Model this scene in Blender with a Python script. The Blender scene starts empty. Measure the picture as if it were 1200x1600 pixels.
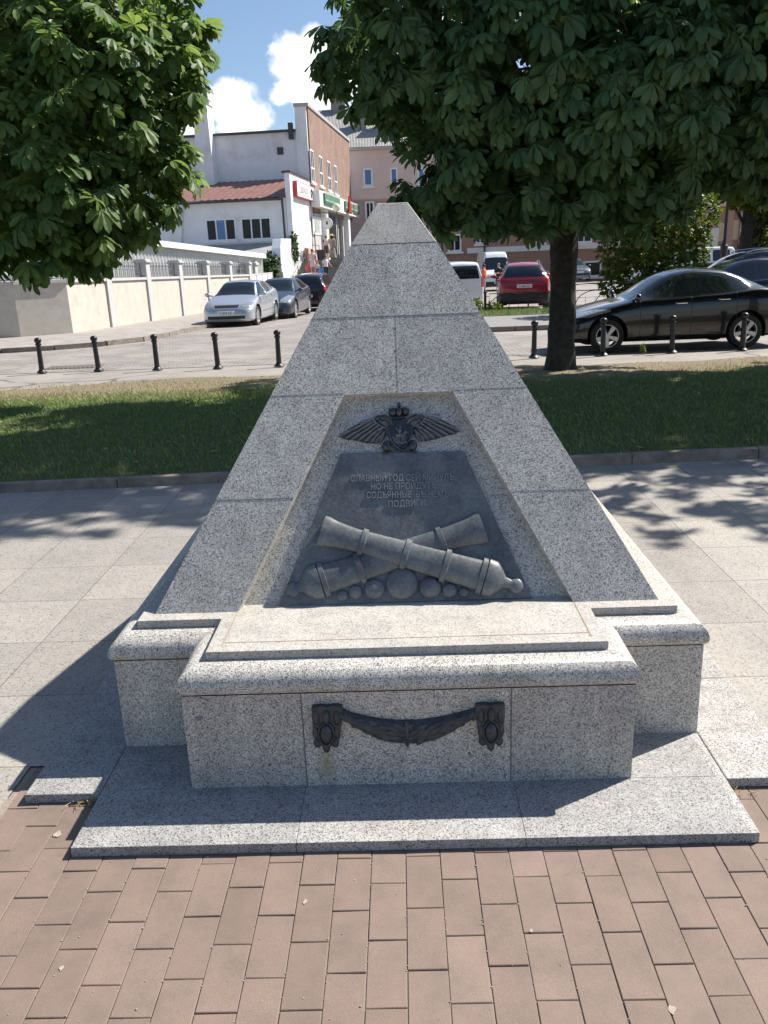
import bpy, bmesh, math, random
import numpy as np
from mathutils import Vector, Matrix
R_=math.radians
random.seed(7); rng=np.random.default_rng(11)
scene=bpy.context.scene
COL=scene.collection
# ------------------------------------------------------------------ camera
CF=1295.36; PITCH,ROLL,YAW=.2978,-.0399,-.0268
CAM=Vector((.0119,-2.2491,1.62))
Fv=Vector((math.sin(YAW)*math.cos(PITCH),math.cos(YAW)*math.cos(PITCH),-math.sin(PITCH)))
R0=Vector((math.cos(YAW),-math.sin(YAW),0)); U0=R0.cross(Fv)
Rv=math.cos(ROLL)*R0+math.sin(ROLL)*U0; Uv=-math.sin(ROLL)*R0+math.cos(ROLL)*U0
cd=bpy.data.cameras.new('camera'); cam=bpy.data.objects.new('camera',cd); COL.objects.link(cam)
cam.matrix_world=Matrix(((Rv.x,Uv.x,-Fv.x,CAM.x),(Rv.y,Uv.y,-Fv.y,CAM.y),(Rv.z,Uv.z,-Fv.z,CAM.z),(0,0,0,1)))
cd.sensor_fit='VERTICAL'; cd.sensor_height=36; cd.lens=36*CF/1600; cd.clip_end=3000; cd.clip_start=.05
scene.camera=cam
# survey helpers: sight lines measured on the photograph meet real planes of the place
def ray(u,v): return Fv+Rv*((u-600)/CF)-Uv*((v-800)/CF)
def at(u,v,y):
    d=ray(u,v); return CAM+d*((y-CAM.y)/d.y)
def hit(u,v,p,n):
    d=ray(u,v); return CAM+d*((Vector(p)-CAM).dot(n)/d.dot(n))
SD=Vector((.0949,.9955,0)).normalized(); SN=Vector((SD.y,-SD.x,0)); W0=Vector((-9.3,25.6,0))
def on(u,v,off=0): return hit(u,v,W0+SN*off,SN)
def st(s,t,z):
    p=W0+SD*s+SN*t; return Vector((p.x,p.y,z))
def gz(y):                                   # the street falls gently away from the square
    if y<10.4: return 0.0
    if y<12: return -.07*(y-10.4)/1.6
    return -.07-.0175*(y-12)
# ------------------------------------------------------------------ materials
MATS={}
def newmat(name):
    m=bpy.data.materials.new(name); m.use_nodes=True
    nt=m.node_tree; return m,nt,nt.nodes,nt.links,nt.nodes['Principled BSDF']
def N(nt,t,**k):
    n=nt.nodes.new(t)
    for a,b in k.items():
        if a in n.inputs.keys(): n.inputs[a].default_value=b
        else: setattr(n,a,b)
    return n
def ramp(nt,stops,interp='LINEAR'):
    r=nt.nodes.new('ShaderNodeValToRGB'); e=r.color_ramp; e.interpolation=interp
    while len(e.elements)<len(stops): e.elements.new(.5)
    for el,(p,c) in zip(e.elements,stops):
        el.position=p; el.color=(*c,1) if len(c)==3 else c
    return r
def mixc(nt,fac,a,b,blend='MIX'):
    n=nt.nodes.new('ShaderNodeMix'); n.data_type='RGBA'; n.blend_type=blend
    L=nt.links
    for s,i in ((fac,0),(a,6),(b,7)):
        if isinstance(s,(int,float)): n.inputs[i].default_value=s
        elif isinstance(s,tuple): n.inputs[i].default_value=(*s,1)
        else: L.new(s,n.inputs[i])
    return n.outputs[2]
def simple(name,c,rough=.6,metal=0,var=.12,scale=6,bump=0,bscale=60,spec=.5,coat=0,dirt=None):
    if name in MATS: return MATS[name]
    m,nt,nd,L,b=newmat(name)
    tc=N(nt,'ShaderNodeTexCoord')
    no=N(nt,'ShaderNodeTexNoise',Scale=scale,Detail=6,Roughness=.65); L.new(tc.outputs['Object'],no.inputs['Vector'])
    lo=tuple(max(0,x*(1-var)) for x in c); hi=tuple(min(1,x*(1+var)) for x in c)
    r=ramp(nt,[(.3,lo),(.7,hi)]); L.new(no.outputs['Fac'],r.inputs['Fac'])
    out=r.outputs['Color']
    if dirt:
        n2=N(nt,'ShaderNodeTexNoise',Scale=scale*.35,Detail=8,Roughness=.7); L.new(tc.outputs['Object'],n2.inputs['Vector'])
        r2=ramp(nt,[(.52,(0,0,0)),(.7,(1,1,1))]); L.new(n2.outputs['Fac'],r2.inputs['Fac'])
        out=mixc(nt,r2.outputs['Color'],out,dirt)
    L.new(out,b.inputs['Base Color'])
    b.inputs['Roughness'].default_value=rough; b.inputs['Metallic'].default_value=metal
    b.inputs['Specular IOR Level'].default_value=spec
    b.inputs['Coat Weight'].default_value=coat; b.inputs['Coat Roughness'].default_value=.03
    if bump:
        n3=N(nt,'ShaderNodeTexNoise',Scale=bscale,Detail=5); L.new(tc.outputs['Object'],n3.inputs['Vector'])
        bu=N(nt,'ShaderNodeBump',Strength=bump,Distance=.01); L.new(n3.outputs['Fac'],bu.inputs['Height']); L.new(bu.outputs['Normal'],b.inputs['Normal'])
    MATS[name]=m; return m
def granite(name,stops,scale=150,rough=.55,warm=(.5,.46,.40),warmamt=.3,bump=.05,stain=False,blocks=None):
    m,nt,nd,L,b=newmat(name)
    tc=N(nt,'ShaderNodeTexCoord')
    wn=N(nt,'ShaderNodeTexNoise',Scale=scale*.8,Detail=2); L.new(tc.outputs['Object'],wn.inputs['Vector'])
    mx=N(nt,'ShaderNodeMix',data_type='VECTOR'); mx.inputs[0].default_value=.006
    L.new(tc.outputs['Object'],mx.inputs[4]); L.new(wn.outputs['Color'],mx.inputs[5])
    v=N(nt,'ShaderNodeTexVoronoi',Scale=scale); L.new(mx.outputs[1],v.inputs['Vector'])
    s=N(nt,'ShaderNodeSeparateColor'); L.new(v.outputs['Color'],s.inputs[0])
    r=ramp(nt,stops,'CONSTANT'); L.new(s.outputs[0],r.inputs['Fac'])
    v2=N(nt,'ShaderNodeTexVoronoi',Scale=scale*2.1); L.new(tc.outputs['Object'],v2.inputs['Vector'])
    s2=N(nt,'ShaderNodeSeparateColor'); L.new(v2.outputs['Color'],s2.inputs[0])
    r2=ramp(nt,[(0,(1,1,1)),(.62,(.72,.72,.72)),(.84,(.34,.34,.35))],'CONSTANT'); L.new(s2.outputs[1],r2.inputs['Fac'])
    c=mixc(nt,.75,r.outputs['Color'],r2.outputs['Color'],'MULTIPLY')
    n1=N(nt,'ShaderNodeTexNoise',Scale=2.3,Detail=8,Roughness=.7); L.new(tc.outputs['Object'],n1.inputs['Vector'])
    rr=ramp(nt,[(.42,(0,0,0)),(.72,(1,1,1))]); L.new(n1.outputs['Fac'],rr.inputs['Fac'])
    mm=N(nt,'ShaderNodeMath',operation='MULTIPLY'); L.new(rr.outputs['Color'],mm.inputs[0]); mm.inputs[1].default_value=warmamt
    wc=mixc(nt,1.0,c,tuple(x*1.9 for x in warm),'MULTIPLY')
    c=mixc(nt,mm.outputs[0],c,wc)
    n4=N(nt,'ShaderNodeTexNoise',Scale=9,Detail=9,Roughness=.75); L.new(tc.outputs['Object'],n4.inputs['Vector'])
    r4=ramp(nt,[(.3,(.8,.8,.8)),(.65,(1.1,1.1,1.1))]); L.new(n4.outputs['Fac'],r4.inputs['Fac'])
    c=mixc(nt,.8,c,r4.outputs['Color'],'MULTIPLY')
    # rain streaks and soot, and a slightly different tone for every cut block
    mp=N(nt,'ShaderNodeMapping'); mp.inputs['Scale'].default_value=(11,11,1.1); L.new(tc.outputs['Object'],mp.inputs['Vector'])
    n6=N(nt,'ShaderNodeTexNoise',Scale=1,Detail=7,Roughness=.7); L.new(mp.outputs[0],n6.inputs['Vector'])
    r6=ramp(nt,[(.32,(.80,.79,.77)),(.55,(1.03,1.03,1.03))]); L.new(n6.outputs['Fac'],r6.inputs['Fac'])
    c=mixc(nt,.75,c,r6.outputs['Color'],'MULTIPLY')
    if blocks:
        gq=N(nt,'ShaderNodeSeparateXYZ'); L.new(tc.outputs['Object'],gq.inputs[0])
        def M_(op,a,b_):
            n=N(nt,'ShaderNodeMath',operation=op)
            for k_,q_ in ((0,a),(1,b_)):
                if isinstance(q_,(int,float)): n.inputs[k_].default_value=q_
                else: L.new(q_,n.inputs[k_])
            return n.outputs[0]
        if blocks=='face':
            idx=M_('ADD',M_('GREATER_THAN',gq.outputs[2],.8158),M_('ADD',M_('GREATER_THAN',gq.outputs[2],1.1522),M_('GREATER_THAN',gq.outputs[2],1.4098)))
            idx=M_('ADD',M_('MULTIPLY',idx,3.7),M_('MULTIPLY',M_('GREATER_THAN',gq.outputs[0],0),1.3))
        else: idx=M_('ADD',M_('FLOOR',M_('MULTIPLY',M_('ADD',gq.outputs[0],.325),1.56),0),M_('MULTIPLY',M_('GREATER_THAN',gq.outputs[1],-.99),7.3))
        wn_=N(nt,'ShaderNodeTexWhiteNoise',noise_dimensions='1D'); L.new(idx,wn_.inputs['W'])
        rw_=ramp(nt,[(0,(.83,.83,.84)),(1,(1.10,1.09,1.07))]); L.new(wn_.outputs['Value'],rw_.inputs['Fac'])
        c=mixc(nt,1,c,rw_.outputs['Color'],'MULTIPLY')
    if stain:                              # rust-yellow run below the left pendant of the garland
        gx=N(nt,'ShaderNodeSeparateXYZ'); L.new(tc.outputs['Object'],gx.inputs[0])
        def band(o,c0,w):
            a=N(nt,'ShaderNodeMath',operation='SUBTRACT'); L.new(o,a.inputs[0]); a.inputs[1].default_value=c0
            a2=N(nt,'ShaderNodeMath',operation='ABSOLUTE'); L.new(a.outputs[0],a2.inputs[0])
            a3=N(nt,'ShaderNodeMapRange'); L.new(a2.outputs[0],a3.inputs[0]); a3.inputs[1].default_value=0; a3.inputs[2].default_value=w; a3.inputs[3].default_value=1; a3.inputs[4].default_value=0
            return a3.outputs[0]
        p=N(nt,'ShaderNodeMath',operation='MULTIPLY'); L.new(band(gx.outputs[0],-.262,.035),p.inputs[0]); L.new(band(gx.outputs[2],.11,.085),p.inputs[1])
        p2=N(nt,'ShaderNodeMath',operation='MULTIPLY'); L.new(p.outputs[0],p2.inputs[0]); p2.inputs[1].default_value=.75
        c=mixc(nt,p2.outputs[0],c,(.30,.24,.10))
    L.new(c,b.inputs['Base Color']); b.inputs['Roughness'].default_value=rough; b.inputs['Specular IOR Level'].default_value=.4
    bu=N(nt,'ShaderNodeBump',Strength=bump,Distance=.004); L.new(s.outputs[1],bu.inputs['Height']); L.new(bu.outputs['Normal'],b.inputs['Normal'])
    MATS[name]=m; return m
GW=[(0,(.66,.655,.64)),(.32,(.55,.545,.53)),(.56,(.40,.40,.39)),(.73,(.235,.235,.235)),(.88,(.065,.065,.067))]
GT=[(0,(.56,.53,.485)),(.4,(.50,.475,.435)),(.68,(.44,.43,.405)),(.86,(.27,.265,.26)),(.96,(.14,.135,.13))]
GF=[(p,(c[0]*1.19,c[1]*1.16,c[2]*1.09)) for p,c in GW]
G_face=granite('grey_granite_polished',GF,390,.4,blocks='face')
G_block=granite('grey_granite_block',GF,365,.45,stain=True,blocks='block')
G_top=granite('grey_granite_flamed',GT,350,.8,warmamt=.5,bump=.25)
G_slab=granite('grey_granite_slab',[(0,(.50,.49,.475)),(.38,(.43,.425,.41)),(.64,(.33,.325,.315)),(.82,(.21,.21,.21)),(.92,(.07,.07,.07))],330,.7,warmamt=.35,bump=.2,blocks='block')
M_grout=simple('grout_dark',(.17,.155,.14),.9)
M_groutl=simple('grout_light',(.42,.38,.33),.9)
def bronze():
    m,nt,nd,L,b=newmat('patinated_bronze')
    tc=N(nt,'ShaderNodeTexCoord')
    no=N(nt,'ShaderNodeTexNoise',Scale=7,Detail=9,Roughness=.7,Distortion=.4); L.new(tc.outputs['Object'],no.inputs['Vector'])
    r=ramp(nt,[(.28,(.072,.075,.079)),(.46,(.122,.130,.135)),(.6,(.165,.180,.180)),(.74,(.215,.235,.216))]); L.new(no.outputs['Fac'],r.inputs['Fac'])
    n2=N(nt,'ShaderNodeTexNoise',Scale=90,Detail=4); L.new(tc.outputs['Object'],n2.inputs['Vector'])
    r2=ramp(nt,[(.35,(.75,.75,.75)),(.6,(1.15,1.15,1.15))]); L.new(n2.outputs['Fac'],r2.inputs['Fac'])
    L.new(mixc(nt,.7,r.outputs['Color'],r2.outputs['Color'],'MULTIPLY'),b.inputs['Base Color'])
    b.inputs['Metallic'].default_value=.08; b.inputs['Roughness'].default_value=.42; b.inputs['Specular IOR Level'].default_value=.5
    bu=N(nt,'ShaderNodeBump',Strength=.25,Distance=.003); L.new(n2.outputs['Fac'],bu.inputs['Height']); L.new(bu.outputs['Normal'],b.inputs['Normal'])
    MATS['bronze']=m; return m
M_bronze=bronze()
def bronze_dark():
    m,nt,nd,L,b=newmat('dark_polished_bronze')
    tc=N(nt,'ShaderNodeTexCoord'); no=N(nt,'ShaderNodeTexNoise',Scale=25,Detail=7,Roughness=.7); L.new(tc.outputs['Object'],no.inputs['Vector'])
    r=ramp(nt,[(.3,(.045,.048,.053)),(.6,(.09,.096,.104)),(.75,(.15,.16,.168))]); L.new(no.outputs['Fac'],r.inputs['Fac']); L.new(r.outputs['Color'],b.inputs['Base Color'])
    b.inputs['Metallic'].default_value=.55; b.inputs['Roughness'].default_value=.27; b.inputs['Specular IOR Level'].default_value=.7
    return m
M_bronze2=bronze_dark()
M_hilite=simple('highlight_bronze',(.25,.265,.28),.3,.35,var=.3,scale=70)  # paler bronze: highlights on the eagle's feathers put into the colour
M_bronze3=simple('blackened_bronze',(.055,.058,.063),.42,.15,var=.5,scale=30,bump=.2,bscale=90)
M_iron=simple('black_cast_iron',(.018,.018,.02),.38,.2,bump=.15,bscale=120)
def leafmat(name,a,b2,trans=.35):
    m,nt,nd,L,b=newmat(name)
    at_=N(nt,'ShaderNodeAttribute',attribute_name='tone')
    r=ramp(nt,[(0,a),(1,b2)]); L.new(at_.outputs['Fac'],r.inputs['Fac'])
    L.new(r.outputs['Color'],b.inputs['Base Color']); b.inputs['Roughness'].default_value=.5; b.inputs['Specular IOR Level'].default_value=.35
    t=N(nt,'ShaderNodeBsdfTranslucent'); hs=N(nt,'ShaderNodeHueSaturation',Hue=.48,Saturation=1.1,Value=1.9); L.new(r.outputs['Color'],hs.inputs['Color']); L.new(hs.outputs['Color'],t.inputs['Color'])
    mx=N(nt,'ShaderNodeMixShader'); mx.inputs[0].default_value=trans
    L.new(b.outputs[0],mx.inputs[1]); L.new(t.outputs[0],mx.inputs[2]); L.new(mx.outputs[0],nd['Material Output'].inputs['Surface'])
    MATS[name]=m; return m
M_leaf=leafmat('chestnut_leaf',(.048,.098,.038),(.11,.185,.064),.30)  # darker, bluer green: the crown's shaded side is put into the colour
M_leafs=leafmat('sunny_chestnut_leaf',(.055,.112,.035),(.17,.255,.07),.42)  # paler copy of the chestnut leaf, sunlight on the left crown painted in
M_leaf2=leafmat('small_leaf',(.04,.075,.016),(.16,.21,.025),.42)
M_ivy=leafmat('ivy_leaf',(.02,.05,.012),(.05,.1,.02),.2)
M_bark=simple('bark',(.048,.040,.034),.95,var=.5,scale=14,bump=1.0,bscale=28)
# ------------------------------------------------------------------ objects
def tag(o,label=None,cat=None,group=None,kind=None):
    if label: o['label']=label
    if cat: o['category']=cat
    if group: o['group']=group
    if kind: o['kind']=kind
    return o
def empty(name,loc,label=None,cat=None,group=None,rz=0):
    o=bpy.data.objects.new(name,None); COL.objects.link(o); o.location=loc; o.rotation_euler=(0,0,rz); o.empty_display_size=.2
    return tag(o,label,cat,group)
class MB:
    def __init__(s): s.v=[]; s.f=[]
    def add(s,vs,fs):
        n=len(s.v); s.v+= [tuple(p) for p in vs]; s.f+=[tuple(i+n for i in f) for f in fs]; return s
    def quad(s,a,b,c,d): return s.add([a,b,c,d],[(0,1,2,3)])
    def poly(s,ps): return s.add(ps,[tuple(range(len(ps)))])
    def box(s,x0,x1,y0,y1,z0,z1,M=None):
        vs=[(x,y,z) for z in (z0,z1) for x,y in ((x0,y0),(x1,y0),(x1,y1),(x0,y1))]
        if M is not None: vs=[tuple(M@Vector(p)) for p in vs]
        return s.add(vs,[(3,2,1,0),(4,5,6,7),(0,1,5,4),(1,2,6,5),(2,3,7,6),(3,0,4,7)])
    def hexa(s,b,t):      # bottom 4, top 4 (ccw from above)
        return s.add(list(b)+list(t),[(3,2,1,0),(4,5,6,7),(0,1,5,4),(1,2,6,5),(2,3,7,6),(3,0,4,7)])
    def prism(s,pts,off):  # polygon extruded along off
        n=len(pts); off=Vector(off); vs=[Vector(p) for p in pts]; vs+= [p+off for p in vs]
        fs=[tuple(range(n)),tuple(range(2*n-1,n-1,-1))]+[(i,i+n,(i+1)%n+n,(i+1)%n) for i in range(n)]
        return s.add(vs,fs)
    def lathe(s,prof,n=20,M=None,cap=True):   # prof (r,z)
        vs=[]; fs=[]
        for r,z in prof:
            for k in range(n):
                a=2*math.pi*k/n; p=Vector((r*math.cos(a),r*math.sin(a),z)); vs.append(M@p if M is not None else p)
        for i in range(len(prof)-1):
            for k in range(n):
                fs.append((i*n+k,i*n+(k+1)%n,(i+1)*n+(k+1)%n,(i+1)*n+k))
        if cap:
            fs.append(tuple(range(n-1,-1,-1))); fs.append(tuple(range((len(prof)-1)*n,len(prof)*n)))
        return s.add(vs,fs)
    def tube(s,pts,r,n=8,cap=True,flat=None):
        pts=[Vector(p) for p in pts]; rs=r if isinstance(r,(list,tuple)) else [r]*len(pts)
        vs=[];fs=[]; prev=None
        for i,p in enumerate(pts):
            t=(pts[min(i+1,len(pts)-1)]-pts[max(i-1,0)]).normalized()
            if prev is None:
                a=Vector((0,0,1)) if abs(t.z)<.9 else Vector((1,0,0)); x=t.cross(a).normalized()
            else:
                x=(prev-t*prev.dot(t)).normalized()
            prev=x; y=t.cross(x)
            for k in range(n):
                a=2*math.pi*k/n; vs.append(p+(x*math.cos(a)+y*math.sin(a))*rs[i])
        for i in range(len(pts)-1):
            for k in range(n): fs.append((i*n+k,i*n+(k+1)%n,(i+1)*n+(k+1)%n,(i+1)*n+k))
        if cap: fs.append(tuple(range(n-1,-1,-1))); fs.append(tuple(range((len(pts)-1)*n,len(pts)*n)))
        return s.add(vs,fs)
    def ball(s,c,r,nu=14,nv=8,M=None):
        rx,ry,rz=(r,r,r) if not isinstance(r,(tuple,list)) else r
        c=Vector(c); vs=[]; fs=[]
        for j in range(1,nv):
            ph=math.pi*j/nv
            for k in range(nu):
                a=2*math.pi*k/nu; p=Vector((rx*math.sin(ph)*math.cos(a),ry*math.sin(ph)*math.sin(a),rz*math.cos(ph)))
                vs.append(c+(M@p if M is not None else p))
        for p in ((0,0,rz),(0,0,-rz)):
            p=Vector(p); vs.append(c+(M@p if M is not None else p))
        T=len(vs)-2
        for j in range(nv-2):
            for k in range(nu): fs.append((j*nu+k,(j+1)*nu+k,(j+1)*nu+(k+1)%nu,j*nu+(k+1)%nu))
        for k in range(nu):
            fs.append((T,k,(k+1)%nu)); fs.append((T+1,(nv-2)*nu+(k+1)%nu,(nv-2)*nu+k))
        return s.add(vs,fs)
    def build(s,name,mat,parent=None,smooth=False,bevel=0,world=True,fixn=True):
        me=bpy.data.meshes.new(name)
        off=Vector((0,0,0))
        if parent is not None and world: off=parent.location if parent.parent is None else parent.parent.location+parent.location
        me.from_pydata([(p[0]-off[0],p[1]-off[1],p[2]-off[2]) for p in s.v],[],s.f)
        if fixn:
            bm=bmesh.new(); bm.from_mesh(me); bmesh.ops.recalc_face_normals(bm,faces=bm.faces); bm.to_mesh(me); bm.free()
        for m in (mat if isinstance(mat,list) else [mat]): me.materials.append(m)
        if smooth:
            me.polygons.foreach_set('use_smooth',[True]*len(me.polygons)); me.set_sharp_from_angle(angle=R_(40))
        o=bpy.data.objects.new(name,me); COL.objects.link(o)
        if parent is not None: o.parent=parent
        if bevel:
            b=o.modifiers.new('bevel','BEVEL'); b.width=bevel; b.segments=2; b.limit_method='ANGLE'; b.angle_limit=R_(35)
        return o
def npmesh(name,verts,faces_flat,sizes,mat,parent=None,tone=None,smooth=True,loc=(0,0,0)):
    me=bpy.data.meshes.new(name); nv=len(verts); nf=len(sizes)
    me.vertices.add(nv); me.vertices.foreach_set('co',np.asarray(verts,np.float32).ravel())
    me.loops.add(len(faces_flat)); me.loops.foreach_set('vertex_index',np.asarray(faces_flat,np.int32))
    me.polygons.add(nf); st_=np.zeros(nf,np.int32); st_[1:]=np.cumsum(sizes)[:-1]
    me.polygons.foreach_set('loop_start',st_)
    if tone is not None:
        a=me.attributes.new('tone','FLOAT','FACE'); a.data.foreach_set('value',np.asarray(tone,np.float32))
    me.update(calc_edges=True); me.validate()
    me.polygons.foreach_set('use_smooth',np.full(len(me.polygons),bool(smooth)))
    me.materials.append(mat)
    o=bpy.data.objects.new(name,me); COL.objects.link(o); o.location=loc
    if parent is not None: o.parent=parent
    return o
def textmesh(name,body,size,M,mat,parent=None,extrude=.002,align='CENTER',off=None,xs=1,offset=0):
    c=bpy.data.curves.new(name,'FONT'); c.body=body; c.size=size; c.extrude=extrude; c.align_x=align; c.resolution_u=3; c.offset=offset
    o=bpy.data.objects.new(name,c); COL.objects.link(o)
    dg=bpy.context.evaluated_depsgraph_get(); dg.update()
    me=bpy.data.meshes.new_from_object(o.evaluated_get(dg)); bpy.data.objects.remove(o); bpy.data.curves.remove(c)
    me.name=name
    P=Matrix.Translation(-(off or Vector((0,0,0))))
    me.transform(P@M@Matrix.Diagonal((xs,1,1,1))); me.materials.clear(); me.materials.append(mat)
    ob=bpy.data.objects.new(name,me); COL.objects.link(ob)
    if parent is not None: ob.parent=parent
    return ob
def copy_tree(o,parent=None):
    c=o.copy(); COL.objects.link(c)
    if parent is not None: c.parent=parent
    for ch in list(o.children): copy_tree(ch,c)
    return c
# ================================================================== SETTING: ground
def ground_mat():
    m,nt,nd,L,b=newmat('dusty_asphalt')
    tc=N(nt,'ShaderNodeTexCoord'); o=tc.outputs['Object']
    n1=N(nt,'ShaderNodeTexNoise',Scale=.9,Detail=9,Roughness=.7); L.new(o,n1.inputs['Vector'])
    r=ramp(nt,[(.3,(.215,.195,.178)),(.5,(.285,.258,.235)),(.75,(.345,.315,.285))]); L.new(n1.outputs['Fac'],r.inputs['Fac'])
    n2=N(nt,'ShaderNodeTexNoise',Scale=45,Detail=4,Roughness=.8); L.new(o,n2.inputs['Vector'])
    r2=ramp(nt,[(.3,(.75,.75,.75)),(.7,(1.15,1.15,1.15))]); L.new(n2.outputs['Fac'],r2.inputs['Fac'])
    c=mixc(nt,.7,r.outputs['Color'],r2.outputs['Color'],'MULTIPLY')
    # cracks
    nz=N(nt,'ShaderNodeTexNoise',Scale=1.6,Detail=5); L.new(o,nz.inputs['Vector'])
    mv=N(nt,'ShaderNodeMix',data_type='VECTOR'); mv.inputs[0].default_value=.35; L.new(o,mv.inputs[4]); L.new(nz.outputs['Color'],mv.inputs[5])
    v=N(nt,'ShaderNodeTexVoronoi',feature='DISTANCE_TO_EDGE',Scale=.55); L.new(mv.outputs[1],v.inputs['Vector'])
    cr=ramp(nt,[(.0,(1,1,1)),(.022,(0,0,0))]); L.new(v.outputs['Distance'],cr.inputs['Fac'])
    n5=N(nt,'ShaderNodeTexNoise',Scale=.35,Detail=3); L.new(o,n5.inputs['Vector'])
    r5=ramp(nt,[(.44,(0,0,0)),(.54,(1,1,1))]); L.new(n5.outputs['Fac'],r5.inputs['Fac'])
    f=N(nt,'ShaderNodeMath',operation='MULTIPLY'); L.new(cr.outputs['Color'],f.inputs[0]); L.new(r5.outputs['Color'],f.inputs[1])
    c=mixc(nt,f.outputs[0],c,(.07,.06,.055))
    L.new(c,b.inputs['Base Color']); b.inputs['Roughness'].default_value=.85
    bu=N(nt,'ShaderNodeBump',Strength=.3,Distance=.01); L.new(n2.outputs['Fac'],bu.inputs['Height']); L.new(bu.outputs['Normal'],b.inputs['Normal'])
    return m
M_asph=ground_mat()
ys=[-80,-6,10.2,10.6,11,11.4,12,14,18,24,32,45,60,80,90,150,600]
mb=MB(); 
for i in range(len(ys)-1):
    za=gz(min(ys[i],90))-.02; zb_=gz(min(ys[i+1],90))-.02
    mb.quad((-600,ys[i],za),(600,ys[i],za),(600,ys[i+1],zb_),(-600,ys[i+1],zb_))
tag(mb.build('ground',M_asph),kind='structure')
# old cobbled patch and street surface, laid over the ground
def cobble_mat():
    m,nt,nd,L,b=newmat('worn_cobble_street')
    tc=N(nt,'ShaderNodeTexCoord'); o=tc.outputs['Object']
    br=N(nt,'ShaderNodeTexBrick',Scale=1); br.inputs['Color1'].default_value=(.29,.26,.238,1); br.inputs['Color2'].default_value=(.21,.19,.175,1); br.inputs['Mortar'].default_value=(.10,.088,.078,1)
    br.inputs['Brick Width'].default_value=.22; br.inputs['Row Height'].default_value=.14; br.inputs['Mortar Size'].default_value=.012
    L.new(o,br.inputs['Vector'])
    n1=N(nt,'ShaderNodeTexNoise',Scale=.8,Detail=9,Roughness=.75); L.new(o,n1.inputs['Vector'])
    r=ramp(nt,[(.46,(0,0,0)),(.6,(1,1,1))]); L.new(n1.outputs['Fac'],r.inputs['Fac'])
    n2=N(nt,'ShaderNodeTexNoise',Scale=5,Detail=8,Roughness=.8); L.new(o,n2.inputs['Vector'])
    r2=ramp(nt,[(.3,(.23,.207,.19)),(.7,(.35,.317,.287))]); L.new(n2.outputs['Fac'],r2.inputs['Fac'])
    L.new(mixc(nt,r.outputs['Color'],br.outputs['Color'],r2.outputs['Color']),b.inputs['Base Color']); b.inputs['Roughness'].default_value=.85
    bu=N(nt,'ShaderNodeBump',Strength=.5,Distance=.015); L.new(br.outputs['Fac'],bu.inputs['Height']); bu.invert=True; L.new(bu.outputs['Normal'],b.inputs['Normal'])
    return m
M_cob=cobble_mat()
mb=MB()
yy=[12.3,14,17,20,24,30,38,48]
for i in range(len(yy)-1):
    a,b_=yy[i],yy[i+1]
    xl=lambda y:-13 if y<16 else max(-13,-6.3+.095*(y-22))-.6
    xr=lambda y: 30 if y<17 else 1.2+.05*(y-17)
    mb.quad((xl(a),a,gz(a)-.014),(xr(a),a,gz(a)-.014),(xr(b_),b_,gz(b_)-.014),(xl(b_),b_,gz(b_)-.014))
tag(mb.build('road',M_cob),kind='structure')
def slab_mat():
    m,nt,nd,L,b=newmat('granite_paving_slabs')
    tc=N(nt,'ShaderNodeTexCoord'); o=tc.outputs['Object']
    mp=N(nt,'ShaderNodeMapping'); mp.inputs['Location'].default_value=(-1.65+.474*8,-.19+.49*20,0); L.new(o,mp.inputs['Vector'])
    br=N(nt,'ShaderNodeTexBrick',Scale=1,offset=0.0); br.inputs['Color1'].default_value=(1,1,1,1); br.inputs['Color2'].default_value=(.80,.80,.81,1); br.inputs['Mortar'].default_value=(.30,.26,.22,1)
    br.inputs['Brick Width'].default_value=.474; br.inputs['Row Height'].default_value=.49; br.inputs['Mortar Size'].default_value=.0022; br.inputs['Mortar Smooth'].default_value=.2
    L.new(mp.outputs[0],br.inputs['Vector'])
    v=N(nt,'ShaderNodeTexVoronoi',Scale=170); L.new(o,v.inputs['Vector']); s=N(nt,'ShaderNodeSeparateColor'); L.new(v.outputs['Color'],s.inputs[0])
    r=ramp(nt,[(0,(.37,.345,.315)),(.5,(.33,.31,.285)),(.8,(.255,.24,.225)),(.95,(.15,.145,.14))],'CONSTANT'); L.new(s.outputs[0],r.inputs['Fac'])
    n1=N(nt,'ShaderNodeTexNoise',Scale=1.8,Detail=9,Roughness=.72); L.new(o,n1.inputs['Vector'])
    r1=ramp(nt,[(.30,(.78,.77,.76)),(.5,(1,.99,.97)),(.6,(1.06,1.03,.98)),(.76,(1.17,1.12,1.03))]); L.new(n1.outputs['Fac'],r1.inputs['Fac'])
    n3=N(nt,'ShaderNodeTexNoise',Scale=38,Detail=3); L.new(o,n3.inputs['Vector'])
    r3=ramp(nt,[(.66,(0,0,0)),(.74,(1,1,1))]); L.new(n3.outputs['Fac'],r3.inputs['Fac'])
    c=mixc(nt,1,r.outputs['Color'],r1.outputs['Color'],'MULTIPLY')
    c=mixc(nt,1,c,br.outputs['Color'],'MULTIPLY')
    mm=N(nt,'ShaderNodeMath',operation='MULTIPLY'); L.new(r3.outputs['Color'],mm.inputs[0]); mm.inputs[1].default_value=.25
    c=mixc(nt,mm.outputs[0],c,(.62,.59,.55))
    L.new(c,b.inputs['Base Color']); b.inputs['Roughness'].default_value=.7
    bu=N(nt,'ShaderNodeBump',Strength=.35,Distance=.003,invert=True); L.new(br.outputs['Fac'],bu.inputs['Height']); L.new(bu.outputs['Normal'],b.inputs['Normal'])
    return m
M_pave=slab_mat()
def ky(x): return 4.0+.05*x
mb=MB()
mb.poly([(-16,-4,0),(-1.3,-4,0),(-1.3,.19,0),(16,.19,0),(16,ky(16),0),(-16,ky(-16),0)])
tag(mb.build('plaza_paving',M_pave),kind='structure')
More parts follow.
